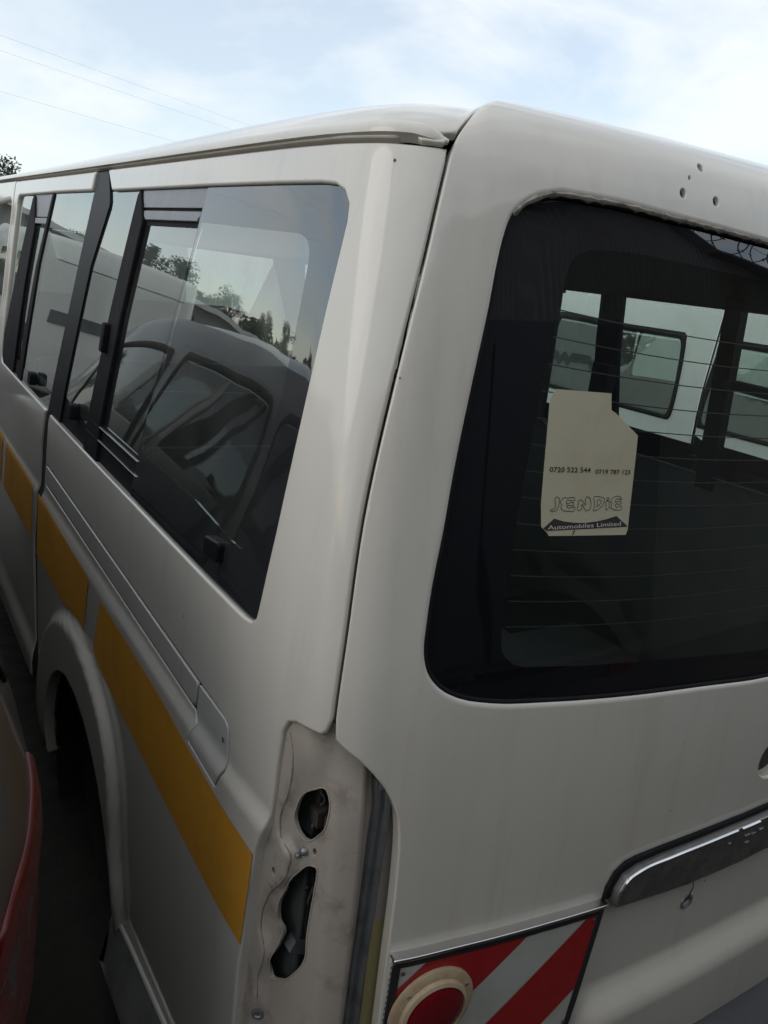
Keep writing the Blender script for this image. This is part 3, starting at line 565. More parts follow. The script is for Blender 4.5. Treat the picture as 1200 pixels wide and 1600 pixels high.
# ---- chevron board with round reflector
TL, TR, BR, BL = (.1235, .811), (.499, .784), (.476, .549), (.118, .562)
board = panel('chevron_board', [TL, TR, BR, BL], WHITEREF, tg, base=.010, lip=.001, skirt=.012, step=.03)
def clip(poly, conv):
    out = list(poly)
    c = np.array(conv); c = c if area(c) > 0 else c[::-1]
    for i in range(len(c)):
        a, b = c[i], c[(i + 1) % len(c)]; src, out = out, []
        f = lambda p: (b[0] - a[0]) * (p[1] - a[1]) - (b[1] - a[1]) * (p[0] - a[0])
        for j in range(len(src)):
            p, q = np.array(src[j]), np.array(src[(j + 1) % len(src)]); fp, fq = f(p), f(q)
            if fp >= 0: out.append(tuple(p))
            if (fp >= 0) != (fq >= 0): out.append(tuple(p + (q - p) * fp / (fp - fq)))
    return out
inn = [(TL[0] + .012, TL[1] - .013), (TR[0] - .013, TR[1] - .011), (BR[0] - .013, BR[1] + .010), (BL[0] + .013, BL[1] + .010)]
dd = np.array((-.77, -.64)) * .6
for a, b in (((.190, .808), (.352, .787)), ((.489, .795), (.640, .776))):
    a, b = np.array(a), np.array(b); u = -dd * .1
    pl = clip([tuple(a + u), tuple(b + u), tuple(b + dd), tuple(a + dd)], inn)
    if len(pl) > 2: panel('red_chevron', pl, RED, board, base=.0108, lip=0, skirt=0, step=.03, seg=.02)
cs = [TL, TR, BR, BL]
for i in range(4):
    panel('board_edge', [cs[i], cs[(i + 1) % 4], inn[(i + 1) % 4], inn[i]], BOARDBLK, board, base=.0118, lip=.001, skirt=.006, step=.03)
panel('board_rail', [(TL[0] - .001, TL[1] + .001), (TL[0] - .001, TL[1] + .0065), (TR[0] + .004, TR[1] + .0075), (TR[0] + .004, TR[1] + .001)], ALU, board, base=.016, lip=.002, skirt=.016, step=.03)
O, A, B, Nn = frame_at(.192, .712, .0112)
rfl = MB(); R0 = .068
rfl.lathe([(R0, 0), (R0, .004), (R0 * .97, .006), (R0 * .79, .008), (R0 * .77, .014), (R0 * .70, .0165), (R0 * .68, .012)], O, A, B, Nn, 48)
ring_o = rfl.build('round_reflector', CREAM, tg, True)
x = MB(); x.lathe([(R0 * .70, .0125), (R0 * .62, .017), (R0 * .45, .0195), (R0 * .25, .021), (R0 * .03, .0215)], O, A, B, Nn, 48); x.build('red_lens', REDLENS, ring_o, True)
for a in (.5, 2.4, 3.9, 5.4):
    x = MB(); x.lathe([(.0028, .0), (.0026, .0018), (.001, .0022)], O + (A * math.cos(a) + B * math.sin(a)) * R0 * .87 + Nn * .0065, A, B, Nn, 10); x.build('screw', GALV, ring_o, True)
for a, b in ((.140, .788), (.461, .571), (.480, .768)):
    O2, A2, B2, N2 = frame_at(a, b, .0112); x = MB(); x.lathe([(.0032, 0), (.003, .0018), (.001, .0024)], O2, A2, B2, N2, 10); x.build('rivet', CAVITY, board, True)

# ---- open tail-lamp pocket
D0 = -.026
hole1 = spline([(-.0533,.9835),(-.0499,1.0071),(-.0386,1.031),(-.0162,1.0503),(.0085,1.058),(.0144,1.0504),(.0154,1.0159),(.0105,.9984),(-.0048,.9812),(-.0311,.9663),(-.0424,.9695)], 4)
hole2 = spline([(-.0369,.9128),(-.014,.9352),(-.0001,.9364),(-.0001,.9003),(-.0045,.8575),(-.0067,.8207),(-.0052,.7889),(-.0278,.7477),(-.0536,.7158),(-.0779,.7031),(-.08,.7329),(-.0634,.776),(-.0592,.8015),(-.0709,.8074),(-.0752,.8263),(-.0623,.864)], 4)
bead = spline([(-.0556,1.1171),(-.05,1.0983),(-.0546,1.0346),(-.0703,.9729),(-.0639,.9509),(-.0466,.9422),(-.0499,.9055),(-.0858,.8458),(-.0988,.7806),(-.0859,.7538),(-.096,.687),(-.0922,.658)], 6, False)
def circ(a, b, r, n=12, k=1.0): return [(a + r * math.cos(t), b + r * k * math.sin(t)) for t in np.linspace(0, 2 * math.pi, n, endpoint=False)]
def SPpocket(s, v):
    """floor of the lamp pocket: stepped dish inside the bead, raised door jamb towards the tail"""
    s, v = np.broadcast_arrays(np.asarray(s, float), np.asarray(v, float)); X = np.stack([s.ravel(), v.ravel()], 1)
    bs = np.interp(X[:, 1], bead[::-1, 1], bead[::-1, 0])
    inside_ = sst(X[:, 0] - bs, -.006, .012) * (1 - sst(X[:, 1], 1.02, 1.11))
    h = -.007 - .014 * inside_ + .010 * sst(X[:, 0], .0, .030) * inside_ - .012 * sst(X[:, 0], -.03, .02) * (1 - inside_) - .020 * sst(X[:, 0], .066, .082) + .004 * (1 - sst(X[:, 1], .60, .68))
    return SP0(s, v) + nrm(SP0, s, v) * h.reshape(s.shape)[..., None]
pocket_o = [(-.085, 1.15), (.03, 1.15), (.12, 1.09), (.135, 1.0), (.145, .48), (-.18, .48), (-.165, .60), (-.135, .80), (-.105, .98)]
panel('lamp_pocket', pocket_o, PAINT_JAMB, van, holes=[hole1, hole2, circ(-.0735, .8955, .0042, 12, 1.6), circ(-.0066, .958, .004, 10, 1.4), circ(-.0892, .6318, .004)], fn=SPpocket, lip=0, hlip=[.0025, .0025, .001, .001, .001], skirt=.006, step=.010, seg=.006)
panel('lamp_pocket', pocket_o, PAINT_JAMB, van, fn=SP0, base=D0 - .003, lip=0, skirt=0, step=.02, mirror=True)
panel('pocket_back', [(-.13, 1.08), (.04, 1.08), (.04, .56), (-.16, .56)], BLACKIN, van, fn=SP0, base=-.085, lip=0, skirt=0, step=.03)
for p in ((-.0269, .9518, .0062), (-.0383, .9402, .004)):
    O, A, B, Nn = frame_at(p[0], p[1], .0, SPpocket); x = MB(); x.lathe([(p[2], 0), (p[2], .004), (p[2] * .6, .007), (p[2] * .2, .0075)], O, A, B, Nn, 12); x.build('bulb_clip', GALV, van, True)
O, A, B, Nn = frame_at(-.040, .985, -.055, SP0); x = MB(); x.box(O, (.010, .012, .012)); x.box(O - B * .005 + A * .03 - Nn * .012, (.022, .008, .016)); x.build('lamp_bracket', CAVITY, van)
O, A, B, Nn = frame_at(-.055, .765, -.035, SP0); x = MB(); x.box(O - Nn * .012, (.014, .010, .009), Matrix.Rotation(.5, 3, 'Y')); x.build('wire_connector', GALV, van)
P_ = [frame_at(-.035 + .008 * math.sin(i * 1.1), .90 - i * .017, -.05 + .006 * math.cos(i), SP0)[0] for i in range(9)]
x = MB(); x.tube(cr(range(9), [tuple(p) for p in P_], np.linspace(0, 8, 33)), .0032, 6); x.build('lamp_wire', RUBBER, van, True)
O, A, B, Nn = frame_at(-.0892, .6318, .001, SPpocket); x = MB(); x.lathe([(.010, 0), (.010, .002), (.006, .003), (.0045, .001)], O, A, B, Nn, 8); x.build('clip_nut', GALV, van)
for hh in (hole1, hole2):
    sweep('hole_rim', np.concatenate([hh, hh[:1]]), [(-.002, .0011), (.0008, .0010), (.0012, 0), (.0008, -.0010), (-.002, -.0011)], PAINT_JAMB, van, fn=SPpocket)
sweep('seam_line', bead, [(-.001, .0009), (.0005, .0006), (.0005, -.0006), (-.001, -.0009)], SEALANT, van, fn=SPpocket)
for k_, (s0, v0, s1, v1) in enumerate(((-.030, 1.03, -.050, .965), (-.010, 1.02, -.035, .955), (-.030, .905, -.070, .70), (-.045, .87, -.060, .78))):
    P_ = [frame_at(s0 + (s1 - s0) * u + .007 * math.sin(7 * u + k_), v0 + (v1 - v0) * u, -.045 - .012 * math.sin(3 * u), SP0)[0] for u in np.linspace(0, 1, 14)]
    x = MB(); x.tube(P_, .0018, 6); x.build('lamp_wire', (GALV, RUBBER, GALV, CAVITY)[k_], van, True)
# weatherstrip on the tailgate jamb
sl_ = spline([(.096, 1.075), (.0985, 1.04), (.097, 1.00), (.0925, .8935), (.0895, .796), (.088, .672), (.088, .50)], 8, False)
sweep('weatherstrip', sl_, [(-.004, .012), (.010, .012), (.015, .009), (.015, .004), (.010, .002), (.010, -.003), (.013, -.005), (.013, -.010), (.008, -.0125), (-.004, -.0125)], STRIP, van, fn=SP0, base=-.034)
panel('jamb_flange', [(.100, 1.06), (.135, 1.04), (.15, .48), (.098, .48)], GALV, van, fn=SP0, base=-.031, lip=.002, skirt=.006)
panel('jamb_paint_patch', [(.1029, .849), (.122, .846), (.134, .56), (.1034, .56)], mat('stained_paint', (.40, .34, .16), .55), van, fn=SP0, base=-.0295, lip=0, skirt=0)
for a, b in ((.094, 1.067), (.0649, .7473)):
    O, A, B, Nn = frame_at(a, b, -.026, SP0); x = MB(); x.box(O, (.004, .006, .007)); x.build('jamb_clip', GALV, van)

# ---- small marks on the paint
CHIP = mat('paint_chip', (.06, .055, .05), .8)
for a, b, r in ((.006, 1.816, .0016), (-.415, 1.124, .0016), (.045, 1.578, .0010), (.62, .92, .0012), (.62, 1.04, .0009), (.765, .735, .0015), (-.228, 1.012, .0036)):
    panel('paint_chip', circ(a, b, r, 7, 1.3), CHIP, van, base=.0006 if r < .003 else .0022, lip=0, skirt=0, seg=.01)

# ---- bumper
FLAP = mat('bumper_side_shade', (.24, .235, .225), .5, noise=(9, (.15, .145, .135), .45, .7))  # white bumper side, greyed in the colour to stand for its shading
def bumper():
    prof = [(.03, .425), (-.085, .415), (-.105, .40), (-.112, .38), (-.118, .33), (-.110, .27), (-.07, .23), (.05, .22)]     # (y, z) at the tail
    x = MB(); xs = np.concatenate([np.linspace(-.78, .78, 40)])
    V = []
    for q in xs:
        b_ = .03 * (q / .8) ** 2 + .06 * max(0, abs(q) - .66) / .12 * max(0, abs(q) - .66) / .12
        V += [(q, y + b_ + .0, z) for y, z in prof]
    k = len(prof); x.add(V, [(i * k + j, i * k + j + 1, (i + 1) * k + j + 1, (i + 1) * k + j) for i in range(len(xs) - 1) for j in range(k - 1)])
    b = x.build('rear_bumper', mat('bumper_plastic', (.030, .029, .033), .55, noise=(12, (.06, .058, .06), .5, .8), bump=(90, .3, .002)), van, True)
    for sg in (-1, 1):
        V = []; ys = np.concatenate([np.linspace(.86, .78, 7), np.linspace(.74, -.02, 16)])
        for y in ys:
            e = sst(y, .76, .87); tp = .306 - .12 * (y - .48) - .03 * e
            pr = [(-.838, tp + .012), (-.850, tp + .010), (-.859, tp + .002), (-.863, tp - .010), (-.874 + .006 * e, tp - .06), (-.888 + .012 * e, tp - .12), (-.885, .12)]
            V += [(sg * -a, y, b_) for a, b_ in pr]
        k = 7; Fc = [(i * k + j, i * k + j + 1, (i + 1) * k + j + 1, (i + 1) * k + j) for i in range(len(ys) - 1) for j in range(k - 1)] + [tuple(range(k))]
        if sg > 0: Fc = [f[::-1] for f in Fc]
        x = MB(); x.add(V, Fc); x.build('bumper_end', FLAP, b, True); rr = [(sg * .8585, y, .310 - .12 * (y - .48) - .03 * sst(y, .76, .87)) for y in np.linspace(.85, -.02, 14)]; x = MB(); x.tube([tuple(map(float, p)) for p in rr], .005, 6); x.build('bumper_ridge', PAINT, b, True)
bumper()

# ---- wheels, underbody, nose
def wheel(parent, c, r=.315, w=.20, ax=(1, 0, 0)):
    X = np.array(ax, float); Y = np.array((0, 1., 0)); Z = np.array((0, 0, 1.)); sg = 1 if X[0] > 0 else -1
    x = MB(); x.lathe([(r * .62, -w / 2), (r * .90, -w / 2), (r * .985, -w * .36), (r, -w * .2), (r, w * .2), (r * .985, w * .36), (r * .90, w / 2), (r * .62, w / 2)], c, Y, Z, X, 36); t = x.build('wheel', TYRE, parent, True)
    x = MB(); x.lathe([(r * .64, w * .48), (r * .58, w * .44), (r * .52, w * .28), (r * .22, w * .30), (r * .20, w * .36), (r * .05, w * .37)], c, Y, Z, X, 28); x.build('rim', STEEL, t, True)
for sg in (-1, 1):
    wheel(van, (sg * .69, 1.20, .305), r=.305, ax=(sg, 0, 0)); wheel(van, (sg * .70, 3.75, .315), ax=(sg, 0, 0))
    an = np.linspace(-.5, math.pi + .5, 28); V = [(sg * xx, 1.20 + .41 * math.cos(a), .25 + .41 * math.sin(a)) for xx in (.835, .42) for a in an]; n_ = len(an)
    mk('wheel_well', V + [(sg * .42, 1.20, .25)], [(i, i + 1, n_ + i + 1, n_ + i) for i in range(n_ - 1)] + [(n_ + i, n_ + i + 1, 2 * n_) for i in range(n_ - 1)], BLACKIN, van)
x = MB(); x.box((0, 2.35, .33), (.74, 2.2, .05)); x.build('underbody', BLACKIN, van)
x = MB(); x.box((0, 2.2, .62), (.70, 2.1, .02)); x.build('cabin_floor', TRIM, van)
def nose():
    V = []; st = [(3.45, 1.0, 1.90), (3.7, 1.0, 1.80), (4.1, .98, 1.36), (4.4, .95, 1.10), (4.6, .88, .98), (4.68, .70, .90)]
    for y, kx, zt in st:
        hw = .845 * kx; V += [(-hw * .96, y, .30), (-hw, y, .60), (-hw, y, min(1.0, zt - .06)), (-hw * (.99 if zt < 1.4 else .95), y, min(1.22, zt - .04)), (-hw * .90, y, zt - .03), (-hw * .72, y, zt), (hw * .72, y, zt), (hw * .90, y, zt - .03), (hw * (.99 if zt < 1.4 else .95), y, min(1.22, zt - .04)), (hw, y, min(1.0, zt - .06)), (hw, y, .60), (hw * .96, y, .30)]
    k = 12; Fs = [(i * k + j, (i + 1) * k + j, (i + 1) * k + j + 1, i * k + j + 1) for i in range(len(st) - 1) for j in range(k - 1)]
    scr = [f for n_, f in enumerate(Fs) if n_ // (k - 1) in (1,) and n_ % (k - 1) in (4, 5, 6)]
    x = MB(); x.add(V, [f for f in Fs if f not in scr] + [tuple(len(V) - k + j for j in range(k))]); x.build('nose', PAINT, van, True)
    mk('windscreen', [V[q] for q in (scr[0][0], scr[0][3], scr[1][3], scr[2][3], scr[0][1], scr[0][2], scr[1][2], scr[2][2])], [(0, 4, 5, 1), (1, 5, 6, 2), (2, 6, 7, 3)], GLASS, van, False)
nose()

# ---- seats and cabin bits
def seat_row(y, x0, x1):
    x = MB()
    r = Matrix.Rotation(math.radians(-12), 3, 'X')
    x.box(((x0 + x1) / 2, y, .86), ((x1 - x0) / 2, .20, .06)); x.box(((x0 + x1) / 2, y - .24, 1.02), ((x1 - x0) / 2, .05, .18), r)
    o = x.build('bench_seat', SEAT, van); b = o.modifiers.new('b', 'BEVEL'); b.width = .03; b.segments = 3
for y, a, b_ in ((1.55, -.68, .25), (2.35, -.68, .25), (3.05, -.68, .68)): seat_row(y, a, b_)
x = MB(); x.tube([(.70, .72, 1.50), (.66, .66, 1.505), (.655, .50, 1.50), (.66, .36, 1.47), (.70, .30, 1.46)], [.012, .014, .016, .014, .012], 8); x.build('grab_handle', RUBBER, van, True)
x = MB(); x.box((.765, .775, 1.46), (.016, .026, .27), Matrix.Rotation(math.radians(-5), 3, 'Y')); x.build('window_post', POSTBLK, van)
x = MB(); x.box((.745, 1.20, 1.42), (.02, .035, .06)); x.build('belt_anchor', RUBBER, van)
x = MB(); x.box((.70, 1.42, 1.725), (.012, .02, .045)); x.build('red_tab', mat('red_plastic', (.30, .02, .02), .4), van)

# ================================================================== other vehicles
class Loft:
    """vehicle shell: stations along its length (y, half width, roof half width, bottom, belt, roof), section parameter b (about metric)"""
    U = .14
    def __init__(s, st, shape=0.): s.st = np.array(st, float); s.y0, s.y1 = st[0][0], st[-1][0]; s.shape = shape
    def __call__(s, a, b):
        a, b = np.broadcast_arrays(np.asarray(a, float), np.asarray(b, float)); sh = a.shape; a = a.ravel(); b = np.clip(b.ravel() / s.U, 0, 8)
        q = cr(s.st[:, 0], s.st[:, 1:], np.clip(a, s.y0, s.y1)); w, wr, zb, ze, zr = q.T
        xs = np.stack([.86 * w, .965 * w, .985 * w, w, .985 * w, np.minimum(wr + .03, .98 * w), wr * .93, wr * .55, 0 * w], 1)
        zs = np.stack([zb, zb + .10, .5 * (zb + ze) - .02, ze - .16, ze, np.maximum(zr - .075, ze + .01), np.maximum(zr - .018, ze + .02), np.maximum(zr + .006, ze + .025), np.maximum(zr + .016, ze + .027)], 1)
        i = np.clip(np.floor(b).astype(int), 0, 7); u = b - i; k = np.arange(len(b))
        g = lambda A, j: A[k, np.clip(j, 0, 8)]
        def h(A):
            p0, p1 = g(A, i), g(A, i + 1); m0 = (p1 - g(A, i - 1)) * np.where(i > 0, .5, 1); m1 = (g(A, i + 2) - p0) * np.where(i < 7, .5, 1)
            return (2*u**3-3*u**2+1)*p0 + (u**3-2*u**2+u)*m0 + (-2*u**3+3*u**2)*p1 + (u**3-u**2)*m1
        return np.stack([h(xs), a, h(zs)], -1).reshape(sh + (3,))
    __name__ = 'loft'
def vehicle(name, loc, rz, st, paint, label, wins, lamps, wheels_y, rwheel=.31, rear_win=None, ring=False, clear=False):
    f = Loft(st); root = empty(name, (0, 0, 0)); tag(root, label, 'van' if 'van' in name else 'car')
    ys = np.unique(np.concatenate([np.linspace(f.y0, f.y1, 140 if clear else 70), f.y0 + np.linspace(0, .4, 12), f.y1 - np.linspace(0, .3, 8)])); bs = np.linspace(0, 8, 45) * f.U
    A, B = np.meshgrid(ys, bs, indexing='ij'); P = f(A, B); nb = len(bs); V = list(P.reshape(-1, 3)); n1 = len(V); V += [p * [-1, 1, 1] for p in V]
    Fc = [(i * nb + j, (i + 1) * nb + j, (i + 1) * nb + j + 1, i * nb + j + 1) for i in range(len(ys) - 1) for j in range(nb - 1)]
    if clear:
        cc = lambda t: (.25 * sum(ys[q // nb] for q in t), .25 * sum(bs[q % nb] for q in t))
        Fc = [t for t in Fc if not any(y0 < cc(t)[0] < y1 and b0 < cc(t)[1] < b1 for y0, y1, b0, b1 in wins)]
    Fc += [tuple(q + n1 for q in t[::-1]) for t in Fc]
    for row, rev in ((0, False), (len(ys) - 1, True)):
        for j in range(nb - 1):
            t = (row * nb + j, row * nb + j + 1, n1 + row * nb + j + 1, n1 + row * nb + j); Fc.append(t[::-1] if rev else t)
    for i in range(len(ys) - 1): Fc.append((i * nb, n1 + i * nb, n1 + (i + 1) * nb, (i + 1) * nb))
    body = mk('body', V, Fc, paint, root, True); body.data.set_sharp_from_angle(angle=math.radians(50))
    for y0, y1, b0, b1 in wins:
        for mir in (False, True):
            o = rounded([(y0, b0, .04), (y1, b0, .05), (y1 - .05, b1, .05), (y0 + .02, b1, .04)], .04)
            w = panel('side_window', o, GLASS if clear else DGLASS, root, fn=f, base=.004, lip=.002, skirt=.01, step=.07, seg=.04, mirror=mir)
            if ring:
                c = o.mean(0); panel('window_rubber', c + (o - c) * [1.05, 1.16], RUBBER, w, holes=[o], fn=f, base=.008, lip=.004, skirt=.012, step=.08, seg=.05, mirror=mir)
    for (o, mt, nm) in lamps:
        for mir in (False, True): panel(nm, rounded(o, .03), mt, root, fn=f, base=.006, lip=.006, skirt=.014, step=.03, seg=.02, mirror=mir)
    if rear_win:
        z0, z1, w0, w1, yy0, yy1 = rear_win
        x = MB(); x.add([(-w0, yy0, z0), (w0, yy0, z0), (w1, yy1, z1), (-w1, yy1, z1), (-w0, yy0 + .03, z0), (w0, yy0 + .03, z0), (w1, yy1 + .03, z1), (-w1, yy1 + .03, z1)], [(0, 1, 2, 3), (0, 4, 5, 1), (1, 5, 6, 2), (2, 6, 7, 3), (3, 7, 4, 0)]); x.build('rear_window', DGLASS, root)
    for y in wheels_y:
        for sg in (-1, 1): wheel(root, (sg * (st[len(st) // 2][1] - .10), y, rwheel), r=rwheel, w=.19, ax=(sg, 0, 0))
    root.location = loc; root.rotation_euler[2] = rz
    return root
DGLASS = mat('dark_glass', (.012, .016, .016), .03, spec=.6)
SILVER = mat('grey_paint', (.055, .055, .056), .32, metal=.2, coat=.4, coat_r=.06, noise=(3, (.08, .078, .07), .45, .75))
WHITE2 = paint('white_van_paint', (.78, .78, .74), (.6, .57, .50), .5)
WHITE3 = mat('cream_van_paint', (.64, .64, .58), .4, coat=.3, coat_r=.1)
LAMPRED = mat('tail_lamp_red', (.10, .003, .003), .3, coat=.1, noise=(40, (.07, .003, .003), .4, .65))
LAMPDARK = mat('tail_lamp_smoked', (.03, .012, .012), .1, coat=.6)
U = Loft.U
mpv = [(.10, .62, .48, .42, .78, .92), (.14, .72, .56, .34, .90, 1.10), (.22, .785, .60, .29, .98, 1.30), (.34, .825, .615, .26, 1.0, 1.46), (.55, .843, .625, .24, 1.0, 1.54), (1.0, .846, .63, .22, .99, 1.575), (1.7, .846, .635, .22, .97, 1.585), (2.4, .845, .63, .22, .95, 1.56), (2.8, .843, .62, .22, .94, 1.47), (3.2, .84, .62, .22, .93, 1.27), (3.6, .83, .64, .23, .90, 1.03), (4.0, .80, .62, .25, .84, .93), (4.2, .72, .55, .30, .76, .84), (4.26, .62, .48, .38, .66, .72)]
vehicle('hatchback_car', (-1.93, 0, 0), 0, mpv, SILVER, 'dark grey hatchback with red tail lamp squeezed in along the left edge beside the van', [(.52, .98, 4.15 * U, 4.85 * U), (1.06, 1.92, 4.12 * U, 4.85 * U), (2.0, 2.78, 4.12 * U, 4.82 * U)],
        [([(.125, 2.30 * U), (.40, 2.45 * U), (.46, 3.95 * U), (.16, 3.80 * U)], LAMPRED, 'tail_lamp'), ([(.135, 3.0 * U), (.25, 3.02 * U), (.26, 3.5 * U), (.15, 3.5 * U)], LAMPDARK, 'reverse_lamp')], (.95, 3.45), .30, (1.02, 1.42, .50, .42, .09, .255), ring=True)
def boxvan(y0, n=0):
    return [(y0, .74, .66, .45, 1.0, 1.72), (y0 + .06, .82, .74, .36, 1.06, 1.88), (y0 + .25, .845, .76, .30, 1.08, 1.93), (y0 + 1.2, .85, .765, .28, 1.08, 1.95), (y0 + 2.4, .85, .765, .28, 1.08, 1.95), (y0 + 3.4, .85, .76, .28, 1.08, 1.93), (y0 + 3.9, .845, .74, .30, 1.05, 1.78), (y0 + 4.3, .83, .72, .32, .98, 1.38), (y0 + 4.55, .78, .66, .36, .86, 1.02), (y0 + 4.65, .68, .55, .42, .72, .84)]
lampv = lambda y: [([(y + .02, 2.6 * U), (y + .16, 2.6 * U), (y + .16, 3.9 * U), (y + .03, 3.9 * U)], LAMPRED, 'tail_lamp')]
vehicle('minibus_van', (3.30, .2, 0), 0, boxvan(0.), WHITE2, 'white van seen through the rear window and far side windows of the parked van', [(.55, 1.88, 4.02 * U, 4.52 * U), (2.07, 3.1, 4.02 * U, 4.52 * U), (3.2, 3.85, 4.02 * U, 4.50 * U)], lampv(0.), (1.0, 3.6), .31, (1.12, 1.66, .62, .58, -.012, .045), ring=True, clear=True)
vehicle('minibus_van', (-2.65, 8.0, 0), 0, boxvan(0.), WHITE3, 'cream white van ahead of the hatchback, mirrored in the sliding door glass', [(.35, 1.3, 4.08 * U, 4.72 * U), (1.42, 2.5, 4.08 * U, 4.72 * U), (2.6, 3.7, 4.08 * U, 4.66 * U)], lampv(0.), (1.0, 3.6), .31, (1.08, 1.68, .62, .58, -.012, .045))

tk = empty('box_truck', (.25, -1.55, 0)); tag(tk, 'dark box truck parked close behind the van, mirrored in its rear window', 'truck')
TRK = mat('truck_paint', (.022, .024, .028), .5, noise=(1.5, (.03, .029, .027), .45, .7)); tp = rounded([(-.88, .75, .03), (1.32, .75, .03), (1.34, 1.8, 0), (1.28, 2.12, .2), (-.82, 2.12, .12)], .05)
k_ = len(tp); V = [(p[0], -1.30, p[1]) for p in tp] + [(p[0], -5.6, p[1]) for p in tp]
mk('cargo_box', V, [(i, (i + 1) % k_, k_ + (i + 1) % k_, k_ + i) for i in range(k_)] + [tuple(range(k_))[::-1], tuple(range(k_, 2 * k_))], TRK, tk, False)
for x0, x1 in ((-.80, .20), (.225, 1.24)):
    x = MB(); x.box(((x0 + x1) / 2, -1.285, 1.42), ((x1 - x0) / 2, .015, .60)); x.build('cargo_door', TRK, tk)
x = MB(); x.box((.25, -1.42, .58), (1.0, .06, .07)); x.build('rear_beam', BOARDBLK, tk)
x = MB(); x.box((.25, -5.0, .62), (.42, 2.6, .10)); x.build('chassis', BLACKIN, tk)
for x0 in (-.75, 1.25):
    x = MB(); x.box((x0 * .9 + .03, -1.345, .58), (.09, .02, .05)); x.build('tail_lamp', LAMPRED, tk)
for yy in (-2.5, -6.4):
    for sg in (-1, 1): wheel(tk, (.25 + sg * .85, yy, .38), r=.38, w=.24, ax=(sg, 0, 0))
x = MB(); x.box((.25, -6.7, 1.45), (1.0, .95, .9)); o = x.build('cab', TRK, tk); b_ = o.modifiers.new('b', 'BEVEL'); b_.width = .12; b_.segments = 3
for c_ in tk.children: c_.location.y -= .25

vehicle('light_block_van', (-2.70, -.82, 0), math.pi, boxvan(0.), mat('green_paint', (.03, .05, .045), .4, coat=.3), 'unseen dark green van added next to the box truck to block light from the left', [(.35, 1.3, 4.08 * U, 4.72 * U), (2.6, 3.7, 4.08 * U, 4.66 * U)], lampv(0.), (1.0, 3.6), .31)  # out of view, added to keep side light off the tail and pillar

# ================================================================== buildings behind and beyond
IRON = mat('rusty_iron', (.15, .145, .14), .7, metal=.1, noise=(1.6, (.14, .10, .075), .48, .7))
def corrugated(name, P0, P1, z0f, z1f, parent, material, amp=.018, pitch=.076):
    P0, P1 = np.array(P0, float), np.array(P1, float); Ln = np.linalg.norm(P1 - P0); n = int(Ln / pitch * 4); d = (P1 - P0) / Ln; nn = np.array((-d[1], d[0])); V = []
    for i in range(n + 1):
        t = i / n; o = P0 + d * Ln * t + nn * amp * math.sin(2 * math.pi * t * Ln / pitch)
        V += [(o[0], o[1], z0f), (o[0], o[1], float(np.interp(t * Ln, *z1f)))]
    return mk(name, V, [(2 * i, 2 * i + 2, 2 * i + 3, 2 * i + 1) for i in range(n)], material, parent, True)
wk = empty('iron_shed', (0, -3.4, 0)); tag(wk, 'dark corrugated iron shed behind the photographer, mirrored in the rear window', 'shed')
# gable front along x at y=-3.4
prof = ([5.0, 9.2, 10.4, 11.6, 12.1, 12.9, 15.0], [2.3, 3.9, 4.35, 4.25, 3.62, 3.40, 3.0])
corrugated('front_wall', (-3, -3.4), (7, -3.4), 0, ([q - 5 for q in prof[0]], prof[1]), wk, IRON)
corrugated('side_wall', (7, -3.45), (7, -10), 0, ([0, 7], [3.0, 3.0]), wk, IRON)
corrugated('side_wall', (-3, -3.45), (-3, -10), 0, ([0, 7], [2.3, 2.3]), wk, IRON)
for a, b in zip(range(6), range(1, 7)):
    xa, xb, za, zb_ = prof[0][a] - 8, prof[0][b] - 8, prof[1][a] + .03, prof[1][b] + .03
    x = MB(); x.add([(xa, -3.15, za), (xb, -3.15, zb_), (xb, -10.2, zb_), (xa, -10.2, za), (xa, -3.15, za - .05), (xb, -3.15, zb_ - .05), (xb, -10.2, zb_ - .05), (xa, -10.2, za - .05)], [(0, 1, 2, 3), (7, 6, 5, 4), (0, 4, 5, 1), (1, 5, 6, 2), (2, 6, 7, 3), (3, 7, 4, 0)]); x.build('roof_sheet', IRON, wk)
rz_ = empty('razor_wire', (5, -3.2, 3.4)); tag(rz_, 'coil of razor wire on the shed edge, mirrored at the top of the rear window', 'razor wire')
WIRE = mat('razor_steel', (.05, .05, .05), .5, metal=.5)
x = MB(); hp = []
for i in range(420):
    t = i / 419; a = t * 2 * math.pi * 13; hp.append((3.7 + 4.3 * t + .06 * math.sin(a * .37), -3.12 + .36 * math.cos(a), float(np.interp(3.7 + 4.3 * t + 8, *prof)) + .36 + .36 * math.sin(a)))
x.tube(hp, .010, 5); x.build('coil', WIRE, rz_)
x = MB()
for i in range(3, 418, 4):
    c = hp[i]; r = Matrix.Rotation(i * 1.3, 3, 'Y') @ Matrix.Rotation(i * .7, 3, 'X'); x.box(c, (.035, .004, .014), r)
o = x.build('barbs', WIRE, rz_); tag(o, kind='stuff')
x = MB(); x.tube([(3.6, -3.12, 4.55), (5.0, -3.12, 3.75), (8.1, -3.12, 3.5)], .006, 5); x.build('strand', WIRE, rz_)

